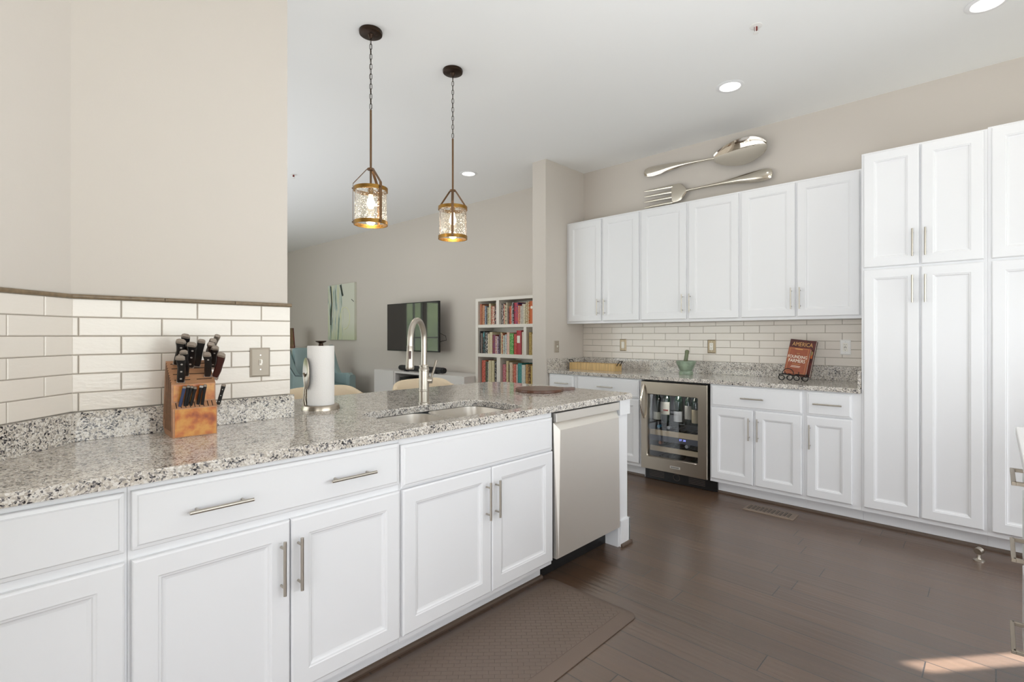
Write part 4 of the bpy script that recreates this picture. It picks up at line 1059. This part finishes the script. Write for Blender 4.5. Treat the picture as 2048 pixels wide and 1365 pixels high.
# ------------------------------------------------------------------ floor things
def mat_obj():
    x0, x1, y0, y1 = .45, 2.06, 1.168, 1.685
    t = thing('anti_fatigue_mat', (1.25, 1.43, 0), 'brown padded kitchen mat on the floor before the sink cabinet', 'floor mat')
    b = B(); rings = []
    for i, z, r in ((0, .0005, .045), (0, .004, .045), (.004, .007, .043), (.052, .0185, .012), (.056, .0180, .010)):
        rings.append([(x, y, z) for x, y in rrect(x0 + i, y0 + i, x1 - i, y1 - i, r)])
    b.loops(rings)
    m = MAT_RUB; n, l, pb = N(m)
    tcn = n.new('ShaderNodeTexCoord'); mp = n.new('ShaderNodeMapping'); mp.inputs['Rotation'].default_value = (0, 0, PI / 4); mp.inputs['Scale'].default_value = (1, 1, 0)
    br = n.new('ShaderNodeTexBrick'); br.offset = .5; br.inputs['Scale'].default_value = 1; br.inputs['Brick Width'].default_value = .044; br.inputs['Row Height'].default_value = .022; br.inputs['Mortar Size'].default_value = .0013; br.inputs['Mortar Smooth'].default_value = .6
    l.new(tcn.outputs['Object'], mp.inputs[0]); l.new(mp.outputs[0], br.inputs['Vector'])
    bp = n.new('ShaderNodeBump'); bp.inputs['Strength'].default_value = .9; bp.inputs['Distance'].default_value = .004; bp.invert = True
    l.new(br.outputs['Fac'], bp.inputs['Height'])
    m2 = m.copy(); m2.name = 'brown_rubber_woven'; 
    n2, l2, pb2 = N(m2); bn2 = [q for q in n2 if q.type == 'BUMP'][0]; l2.new(bn2.outputs[0], pb2.inputs['Normal'])
    o = b.done('border', m, t, smooth=True)
    b = B(); b.box(x0 + .058, y0 + .058, .0175, x1 - .058, y1 - .058, .0188); b.done('woven_field', m2, t)
mat_obj()
v = thing('floor_vent', (3.915, 1.167, 0), 'brown metal floor register in front of the white base cabinets', 'vent')
VENT = mat('brown_vent_metal', (132, 116, 102), .4, metal=.3)
b = B(); b.loops([[(x, y, z) for x, y in ((3.842 + i, 1.0 + i), (3.992 - i, 1.0 + i), (3.992 - i, 1.334 - i), (3.842 + i, 1.334 - i))] for i, z in ((0, .0004), (0, .003), (.008, .007))]); b.done('frame', VENT, v)
b = B()
for i in range(11):
    for j in range(4):
        x, y = 3.873 + j * .024 + (i % 2) * .008, 1.035 + i * .0262
        b.box(x, y, .0064, x + .014, y + .009, .0078); b.box(x + .008, y + .012, .0064, x + .018, y + .018, .0078)
b.done('slots', BLACK, v)
ds = B(); x, y = 3.885, .065
ds.lathe([(0, 0), (.026, 0), (.026, .004), (.012, .010), (.008, .022), (.008, .045), (.012, .050), (0, .052)], (x, y, .0003), 24)
ds.cyl((x - .01, y + .006, .052), (x + .012, y - .006, .058), .019, 20)
tag(ds.done('door_stop', NICK, smooth=True), 'small nickel door stop standing on the floor before the pantry', 'door stop')

# ------------------------------------------------------------------ living room
# bookcase
BKX, BKB = 4.375, XW - .016
bcs = thing('bookcase', (4.5, 4.2, 0), 'white bookcase full of books against the living room wall', 'bookcase')
BY0, BY1 = 3.53, 4.80
def bpy_(z16): return on_x(950 + z16 / 16.787, 680, BKX).y
b = B()
b.box(BKX, BY1 - .045, 0, BKB, BY1, 1.733); b.done('side_panel', SHELFW, bcs)
b = B(); b.box(BKX, BY0, 0, BKB, BY0 + .045, 1.733); b.done('side_panel', SHELFW, bcs)
ys0, ys1 = BY0 + .0455, BY1 - .0455
b = B(); b.box(BKX, ys0, 1.697, BKB, ys1, 1.733); b.done('top_panel', SHELFW, bcs)
b = B(); b.box(BKB - .006, ys0, .05, BKB, ys1, 1.6965); b.done('back_panel', SHELFW, bcs)
SH = [(1.365, 1.403), (.998, 1.042), (.622, .655), (.25, .285)]
for z0, z1 in SH:
    b = B(); b.box(BKX + .002, ys0, z0, BKB - .0065, ys1, z1); b.done('shelf', SHELFW, bcs)
for a, c, z0, z1 in ((705, 800, 1.4035, 1.6965), (1625, 1715, 1.0425, 1.3645), (722, 840, .6555, .9975)):
    b = B(); b.box(BKX + .003, bpy_(c), z0, BKB - .0065, bpy_(a), z1); b.done('divider', SHELFW, bcs)
def book_mat(c1, c2, seed):
    key = 'spine_%s_%s' % (c1, c2)
    if key in MATS: return MATS[key]
    c1, c2 = [tuple(.86 * v + .14 * g for v, g in zip(c, (142, 128, 112))) for c in (c1, c2)]
    m = mat(key, c1, .45); n, l, b = N(m)
    t = n.new('ShaderNodeTexCoord'); mp = n.new('ShaderNodeMapping'); mp.inputs['Scale'].default_value = (0, 90, 60); mp.inputs['Location'].default_value = (seed, seed * 2, 0)
    no = n.new('ShaderNodeTexNoise'); no.inputs['Scale'].default_value = 1; no.inputs['Detail'].default_value = 1
    l.new(t.outputs['Object'], mp.inputs[0]); l.new(mp.outputs[0], no.inputs['Vector'])
    r = ramp(n, [(.0, c1), (.56, c2)], True); l.new(no.outputs['Fac'], r.inputs[0]); l.new(r.outputs[0], b.inputs['Base Color'])
    return m
CRM, WHT, BLK_, RED = (216, 204, 176), (226, 220, 208), (34, 32, 34), (176, 44, 44)
ROWS = [
 (1.4037, 'top', [
  (108, 172, .262, (186, 110, 78), (170, 90, 60), 'terracotta book'), (176, 262, .245, (200, 140, 96), (150, 70, 60), 'tan book with reddish flecks'), (268, 320, .235, (150, 168, 186), (60, 70, 90), 'pale blue book'),
  (322, 366, .222, (34, 38, 46), (120, 130, 140), 'navy-black book'), (370, 415, .215, (206, 196, 158), (150, 130, 80), 'short straw-coloured book'), (420, 482, .262, (216, 208, 180), (190, 180, 130), 'tall pale cream book'),
  (486, 532, .232, (166, 72, 48), (220, 190, 160), 'rust-red book'), (536, 600, .225, (222, 200, 178), (190, 70, 60), 'cream book with red lettering'), (604, 636, .232, (60, 54, 54), (210, 200, 190), 'thin dark grey book'), (640, 700, .262, (196, 110, 114), (220, 170, 170), 'dusty pink book'),
  (808, 888, .255, (44, 34, 36), (226, 216, 206), 'black book with white lettering beside the upright'), (892, 940, .245, (196, 106, 88), (214, 190, 160), 'salmon book'), (944, 990, .232, (208, 196, 166), (90, 90, 60), 'cream book with dark dots'), (996, 1032, .262, (226, 216, 190), (216, 204, 176), 'tall ivory book'),
  (1034, 1086, .190, (122, 96, 88), (90, 64, 60), 'short brownish-purple book'), (1090, 1156, .215, (198, 84, 46), (160, 40, 30), 'orange-red book'), (1160, 1192, .225, (224, 206, 196), (190, 120, 110), 'thin pinkish white book'), (1196, 1244, .262, (72, 70, 74), (200, 200, 200), 'tall charcoal book'),
  (1248, 1384, .255, (190, 44, 50), (44, 44, 110), 'thick red and navy book'), (1388, 1458, .215, (200, 112, 90), (226, 180, 140), 'coral patterned book'), (1464, 1510, .212, (228, 222, 212), (200, 190, 180), 'slim white book'), (1514, 1568, .235, (212, 206, 194), (180, 176, 170), 'pale grey book'),
  (1572, 1638, .232, (222, 214, 190), (190, 180, 140), 'cream book next to the pale grey one'), (1642, 1710, .248, (214, 200, 168), (150, 120, 60), 'buff book with olive corner'), (1716, 1758, .258, (226, 200, 164), (216, 120, 70), 'peach-edged cream book'), (1762, 1914, .262, (206, 96, 34), (200, 84, 30), 'bright orange book with a white circle'), (1920, 1976, .250, (48, 40, 40), (210, 190, 180), 'dark book beside the stub wall')]),
 (1.0423, 'middle', [
  (112, 140, .280, (20, 18, 20), (60, 58, 60), 'thin black book at the left end'), (144, 206, .255, (116, 100, 92), (70, 60, 60), 'taupe book'), (210, 262, .272, (26, 34, 36), (90, 160, 165), 'black book with a teal label'), (266, 356, .262, (24, 24, 28), (220, 216, 210), 'thick black book with white lettering'),
  (360, 424, .245, (220, 206, 178), (200, 180, 140), 'cream book after the black ones'), (428, 518, .268, (212, 196, 158), (220, 210, 180), 'thick parchment book'), (522, 618, .232, (128, 40, 46), (100, 50, 120), 'maroon book with a purple band'), (622, 686, .218, (216, 186, 176), (150, 60, 60), 'pink-white book'), (690, 736, .215, (196, 176, 190), (120, 90, 130), 'lilac book'),
  (740, 792, .240, (44, 34, 36), (100, 60, 110), 'leaning black book'), (796, 834, .262, (222, 208, 170), (190, 170, 120), 'cream book beside the leaning black one'), (838, 886, .252, (176, 92, 62), (214, 200, 150), 'rust-topped book'), (890, 950, .225, (196, 200, 184), (150, 160, 150), 'sage grey book'), (954, 1014, .238, (214, 216, 210), (140, 160, 190), 'white and pale blue book'),
  (1020, 1112, .262, (224, 176, 160), (226, 206, 190), 'pale pink book'), (1116, 1244, .250, (66, 150, 56), (150, 200, 120), 'green book'), (1250, 1342, .242, (186, 44, 40), (210, 90, 70), 'red book right of the green one'), (1348, 1500, .285, (178, 24, 40), (170, 20, 36), 'tall crimson book with a white label'), (1512, 1590, .268, (224, 214, 198), (210, 196, 178), 'ivory book right of the crimson one'), (1592, 1622, .290, (30, 26, 28), (60, 50, 50), 'thin black book by the upright'),
  (1756, 1846, .262, (164, 132, 54), (190, 164, 90), 'mustard book right of the upright'), (1850, 1940, .242, (216, 196, 160), (190, 164, 120), 'beige book in the right compartment'), (1944, 1976, .212, (60, 40, 40), (200, 180, 170), 'thin dark book by the stub wall')]),
 (.6553, 'bottom', [
  (182, 296, .298, (180, 58, 44), (224, 120, 90), 'red-orange book at the left end'), (298, 364, .285, (44, 46, 36), (120, 130, 90), 'dark olive book'), (366, 404, .280, (214, 210, 200), (70, 70, 70), 'thin white book'), (408, 498, .300, (214, 202, 166), (200, 190, 150), 'thick cream book, left compartment'), (502, 588, .300, (206, 194, 150), (226, 214, 180), 'khaki cream book before the black pair'),
  (592, 642, .290, (30, 28, 30), (206, 200, 196), 'black book with pale lettering, first of a pair'), (646, 716, .298, (24, 22, 26), (150, 150, 150), 'black book touching the upright'),
  (866, 972, .262, (196, 120, 130), (160, 30, 50), 'pink book with crimson pattern'), (976, 1056, .305, (214, 196, 152), (190, 170, 120), 'tall buff book'), (1060, 1098, .262, (64, 52, 34), (40, 34, 26), 'thin dark brown book'), (1102, 1198, .288, (224, 206, 180), (196, 170, 140), 'thick pale cream book'), (1202, 1242, .270, (206, 160, 130), (180, 110, 90), 'thin salmon-cream book'),
  (1246, 1330, .270, (206, 84, 66), (226, 150, 120), 'coral red book'), (1334, 1382, .268, (228, 212, 204), (200, 180, 176), 'pinkish white book beside the teal one'), (1386, 1518, .285, (34, 130, 130), (60, 160, 160), 'teal book'), (1522, 1648, .268, (214, 218, 206), (190, 200, 196), 'pale mint book'), (1656, 1738, .275, (204, 158, 92), (170, 110, 60), 'tan-orange book'),
  (1742, 1798, .265, (110, 66, 40), (210, 180, 110), 'brown and tan book'), (1802, 1868, .265, (200, 172, 98), (180, 150, 80), 'mustard-yellow book'), (1872, 1952, .262, (212, 202, 176), (190, 184, 160), 'cream-grey book'), (1956, 1978, .250, (28, 24, 24), (60, 50, 50), 'thin black book by the stub wall')]),
]
for z, rn, lst in ROWS:
    for i, (a, c, h, c1, c2, d) in enumerate(lst):
        y1, y0 = bpy_(a), bpy_(c)
        x0 = BKX + .018 + random.random() * .014; dp = .20 + random.random() * .03
        b = B(); b.mi = 0; yc = (y0 + y1) / 2
        # rounded spine + boards
        sec = [(x0 + .006, y0 + .0006), (x0 + .001, y0 + (y1 - y0) * .25), (x0, yc), (x0 + .001, y1 - (y1 - y0) * .25), (x0 + .006, y1 - .0006), (x0 + dp, y1 - .0006), (x0 + dp, y1 - .0026), (x0 + .008, y1 - .0026), (x0 + .008, y0 + .0026), (x0 + dp, y0 + .0026), (x0 + dp, y0 + .0006)]
        b.prism(sec, z, z + h); b.mi = 1
        b.box(x0 + .0085, y0 + .003, z + .002, x0 + dp - .004, y1 - .003, z + h - .004)
        o = b.done('book', [book_mat(c1, c2, i + 1), PAGES], origin=(x0, yc, z))
        tag(o, '%s on the %s row of the bookcase' % (d, rn), 'book', 'books on the %s row of the bookcase' % rn)
        if 'white circle' in d:
            q = B(); q.lathe([(0, 0), (.017, 0), (.017, .0006), (0, .0006)], (x0 - .0004, yc, z + h * .72), 24, (-1, 0, 0)); q.done('white_circle', WT, o)
        if 'white label' in d or 'teal label' in d:
            q = B(); q.box(x0 - .001, yc - (y1 - y0) * .32, z + h * (.48 if 'white' in d else .75), x0 + .002, yc + (y1 - y0) * .32, z + h * (.78 if 'white' in d else .93)); q.done('spine_label', WT if 'white' in d else mat('teal_label', (90, 160, 165), .5), o)

# TV on a swivel bracket
tv = thing('television', (4.45, 6.29, 1.4), 'flat black television hung on the living room wall', 'television')
TY0, TY1, TZ0, TZ1_ = 5.64, 6.93, 1.03, 1.755
b = B(); b.box(4.44, TY0, TZ0, 4.475, TY1, TZ1_, .003); b.done('casing', BLACK, tv)
B().box(4.4385, TY0 + .012, TZ0 + .018, 4.4399, TY1 - .012, TZ1_ - .012).done('screen', mat('glossy_screen', (8, 8, 9), .03, spec=.5, ior=2.05), tv)
b = B(); b.box(4.476, 6.1, 1.25, XW - .001, 6.5, 1.55); b.done('wall_bracket', BLACK, tv)
B().tube([(4.48, 5.66, 1.30), (4.52, 5.58, 1.26), (4.55, 5.60, 1.20), (4.50, 5.68, 1.18)], .004, 6).done('cable', BLACK, tv, smooth=True)
# painting
def paint_mat():
    m = mat('abstract_canvas', (200, 205, 180), .55); n, l, b = N(m)
    t = n.new('ShaderNodeTexCoord'); mp = n.new('ShaderNodeMapping'); mp.inputs['Scale'].default_value = (1, 9, 1.3)
    no = n.new('ShaderNodeTexNoise'); no.inputs['Scale'].default_value = 1.6; no.inputs['Detail'].default_value = 5; no.inputs['Distortion'].default_value = .6
    l.new(t.outputs['Object'], mp.inputs[0]); l.new(mp.outputs[0], no.inputs['Vector'])
    r = ramp(n, [(.28, (52, 60, 50)), (.37, (116, 136, 112)), (.44, (170, 186, 182)), (.50, (214, 216, 202)), (.64, (206, 208, 172)), (.75, (220, 220, 206))])
    l.new(no.outputs['Fac'], r.inputs[0])
    sp_ = n.new('ShaderNodeSeparateXYZ'); l.new(t.outputs['Object'], sp_.inputs[0])
    ry = n.new('ShaderNodeMapRange'); ry.inputs[1].default_value = -.12; ry.inputs[2].default_value = -.02; l.new(sp_.outputs['Y'], ry.inputs[0])
    mi = n.new('ShaderNodeMixRGB'); l.new(ry.outputs[0], mi.inputs[0]); mi.inputs[1].default_value = lin((214, 214, 198)); l.new(r.outputs[0], mi.inputs[2])
    rz = n.new('ShaderNodeMapRange'); rz.inputs[1].default_value = -.20; rz.inputs[2].default_value = -.55; l.new(sp_.outputs['Z'], rz.inputs[0])
    m3 = n.new('ShaderNodeMixRGB'); m3.blend_type = 'MULTIPLY'; 
    ml = n.new('ShaderNodeMath'); ml.operation = 'MULTIPLY'; ml.inputs[1].default_value = .4; l.new(rz.outputs[0], ml.inputs[0]); l.new(ml.outputs[0], m3.inputs[0])
    l.new(mi.outputs[0], m3.inputs[1]); m3.inputs[2].default_value = lin((176, 196, 110))
    l.new(m3.outputs[0], b.inputs['Base Color']); return m
pa = thing('abstract_painting', (4.65, 8.78, 1.70), 'tall green and cream abstract canvas on the living room wall', 'painting')
PY0, PY1, PZ0, PZ1 = 8.28, 9.27, 1.185, 2.215
B().box(4.630, PY0, PZ0, XW - .001, PY1, PZ1).done('canvas', paint_mat(), pa)
b = B(); cy, cz = PY0 + .34, PZ0 + .40
b.tube([(4.629, cy + .18 * math.cos(a), cz + .20 * math.sin(a)) for a in [2 * PI * i / 24 for i in range(20)]], .006, 6); b.done('pale_swirl', mat('paint_cream', (222, 222, 180), .6), pa)
b = B(); b.tube([(4.629, PY0 + .10, PZ1 - .30), (4.629, PY0 + .02, PZ1 - .34)], .006, 6); b.tube([(4.629, PY1 - .12, PZ1 - .02), (4.629, PY1 - .16, PZ1 - .35), (4.629, PY1 - .12, PZ1 - .75)], .014, 6)
b.tube([(4.629, PY1 - .50, PZ1 - .02), (4.629, PY1 - .58, PZ1 - .22)], .02, 6); b.done('dark_stroke', mat('paint_dark', (50, 58, 50), .6), pa)
# media console
mc = thing('media_console', (4.44, 5.75, 0), 'low glossy white media console under the television', 'tv console')
b = B(); CX0, CY0, CY1, CZ = 4.21, 4.81, 6.90, .748
b.box(CX0, CY0, CZ - .03, XW - .016, CY1, CZ); b.box(CX0, CY0, .12, XW - .016, CY1, .15); b.box(CX0, CY0, .15, XW - .016, CY0 + .03, CZ - .03); b.box(CX0, CY1 - .03, .15, XW - .016, CY1, CZ - .03)
b.box(XW - .03, CY0 + .03, .15, XW - .016, CY1 - .03, CZ - .03); b.box(CX0, 6.36, .15, XW - .03, 6.39, CZ - .03); b.box(CX0, 5.50, .15, XW - .03, 5.53, CZ - .03)
b.done('body', CONSOLE, mc)
B().box(CX0 - .018, 6.385, .15, CX0, CY1, CZ - .002).done('door', CONSOLE, mc); B().box(CX0 - .018, CY0, .15, CX0, 5.505, CZ - .002).done('door', CONSOLE, mc); B().box(CX0 - .018, 5.51, .15, CX0, 6.38, .55).done('drawer', CONSOLE, mc)
b = B(); b.box(CX0 + .03, 5.54, .56, XW - .04, 6.35, .565); b.done('niche_lining', BLACK, mc)
for y in (4.9, 6.8):
    for x in (4.26, 4.6): B().box(x, y - .025, 0, x + .04, y + .025, .12).done('leg', CONSOLE, mc)
b = B(); b.box(CX0 + .03, 5.62, .567, 4.5, 6.28, .66); b.mi = 1
for y in (6.24, 6.10, 5.96, 5.85, 5.72): b.box(CX0 + .0288, y - .02, .60, CX0 + .03, y + .01, .62)
tag(b.done('media_receiver', [BLACK, KTOP]), 'black media box inside the open niche of the white console', 'media player')
b = B(); p0, p1 = (4.30, 5.36, .795), (4.30, 6.33, .795); b.cyl(p0, p1, .040, 24)
b.cyl((4.30, 5.33, .795), (4.30, 5.36, .795), .036, 24); b.cyl((4.30, 6.33, .795), (4.30, 6.36, .795), .036, 24)
for y in (5.5, 6.2): b.box(4.27, y - .02, .7485, 4.33, y + .02, .765)
tag(b.done('soundbar', mat('soundbar_black', (22, 22, 26), .3), smooth=True), 'black cylindrical soundbar on top of the white media console', 'speaker')

# teal armchair, facing -Y
ar = thing('armchair', (3.92, 8.2, 0), 'teal leather wing armchair in the living room beyond the paper towels', 'armchair')
AX0, AX1, AY0, AY1 = 3.50, 4.34, 7.72, 8.52
def cush(x0, y0, z0, x1, y1, z1, r, name, m):
    b = B(); b.box(x0, y0, z0, x1, y1, z1, r); return b.done(name, m, ar, smooth=True)
cush(AX0 + .13, AY0 + .05, .30, AX1 - .13, AY1 - .14, .47, .04, 'seat_cushion', TEALD)
cush(AX0 + .10, AY1 - .15, .22, AX1 - .10, AY1, 1.06, .05, 'backrest', TEAL)
for s in (0, 1):
    b = B(); n = 18; rings = []
    xs = (AX0, AX0 + .11) if s == 0 else (AX1 - .11, AX1)
    for i in range(n + 1):
        f = i / n; y = AY0 + (AY1 - AY0) * f
        zt = .645 - .05 * max(0, (f - .1)) + (0 if f < .5 else .50 * ((f - .5) / .5) ** 1.7)
        if f < .06: zt -= .03
        fl = .05 * max(0, (f - .55)) * (-1 if s == 0 else 1)
        rings.append([(xs[0] + fl, y, .16), (xs[1] + fl, y, .16), (xs[1] + fl, y, zt - .03), (xs[1] - .02 + fl, y, zt), (xs[0] + .02 + fl, y, zt), (xs[0] + fl, y, zt - .03)])
    b.loops(rings); b.done('arm', TEAL, ar, smooth=True)
b = B(); b.tube([(AX0 - .002, AY0 + .03, .64), (AX0 - .004, 8.1, .62), (AX0 - .01, 8.3, .76), (AX0 - .02, 8.5, 1.05)], .006, 6); b.done('piping', mat('dark_piping', (50, 66, 70), .5), ar, smooth=True)
cush(AX0 + .03, AY0 + .04, .15, AX1 - .03, AY1 - .02, .30, .02, 'frame', TEAL)
for x in (AX0 + .06, AX1 - .10):
    for y in (AY0 + .08, AY1 - .10):
        B().cyl((x, y, 0), (x + .02, y, .15), .016, 12, .024).done('leg', DARKWOOD, ar, smooth=True)

# white side unit with a leaning dark red picture
su_ = thing('side_unit', (4.30, 9.75, 0), 'white shelf unit half hidden behind the tiled wall edge', 'shelf unit')
b = B(); b.box(4.02, 9.50, .985, XW - .016, 10.6, 1.02); b.box(4.06, 9.54, 0, XW - .02, 9.57, .985); b.box(4.06, 10.53, 0, XW - .02, 10.56, .985); b.box(4.06, 9.57, .45, XW - .02, 10.53, .48)
b.done('frame', SHELFW, su_)
B().box(XW - .035, 9.57, .48, XW - .021, 10.53, .985).done('back_panel', BLACK, su_)
b = B(); c = on_x(586, 675, 4.25).y
b.loops([[(4.20 + q, y, z) for y, z in ((c - .17, 1.0205), (c + .25, 1.0205), (c + .25, 1.41), (c - .10, 1.41))] for q in (0, .02)])
tag(b.done('red_picture', mat('dark_red_print', (92, 28, 26), .35, var=.5, bscale=12)), 'dark red picture leaning on the white unit by the tiled wall edge', 'picture')

# bar stools: curved cream shell backs beyond the counter
def stool(cx, cy, lab, ztop=.925):
    t = thing('bar_stool', (cx, cy, 0), lab, 'bar stool', 'cream bar stools behind the peninsula')
    b = B(); n = 28; rings = []
    sg = lambda v, e: math.copysign(abs(v) ** e, v)
    for i in range(n + 1):
        a = math.radians(6 + 168 * i / n); ca, sa = sg(math.cos(a), .55), sg(math.sin(a), .8)
        zt = ztop - .05 * abs(ca) ** 8 - .01 * abs(ca) ** 2; zb = .66
        def q(r, z): return (cx + r * 1.30 * ca, cy + .08 + r * .50 * sa, z)
        rings.append([q(.225, zb), q(.230, zt - .025), q(.224, zt - .006), q(.214, zt), q(.198, zt - .006), q(.190, zt - .025), q(.190, zb)])
    b.loops(rings); b.done('backrest', CREAM, t, smooth=True)
    b = B(); b.lathe([(0, 0), (.18, 0), (.195, .02), (.19, .055), (.16, .07), (0, .075)], (cx, cy, .60), 32); b.done('seat', CREAM, t, smooth=True)
    for sx_, sy_ in ((-1, -1), (1, -1), (1, 1), (-1, 1)):
        B().cyl((cx + sx_ * .17, cy + sy_ * .17, 0), (cx + sx_ * .12, cy + sy_ * .12, .605), .014, 10, .019).done('leg', DARKWOOD, t, smooth=True)
    b = B(); q = [(-.155, -.155), (.155, -.155), (.155, .155), (-.155, .155)]
    for i in range(4): b.cyl((cx + q[i][0], cy + q[i][1], .22), (cx + q[(i + 1) % 4][0], cy + q[(i + 1) % 4][1], .22), .008, 8)
    b.done('footrest', DARKWOOD, t, smooth=True)
stool(2.44, 3.16, 'cream leather bar stool behind the faucet'); stool(1.60, 3.16, 'cream leather bar stool behind the paper towel roll')
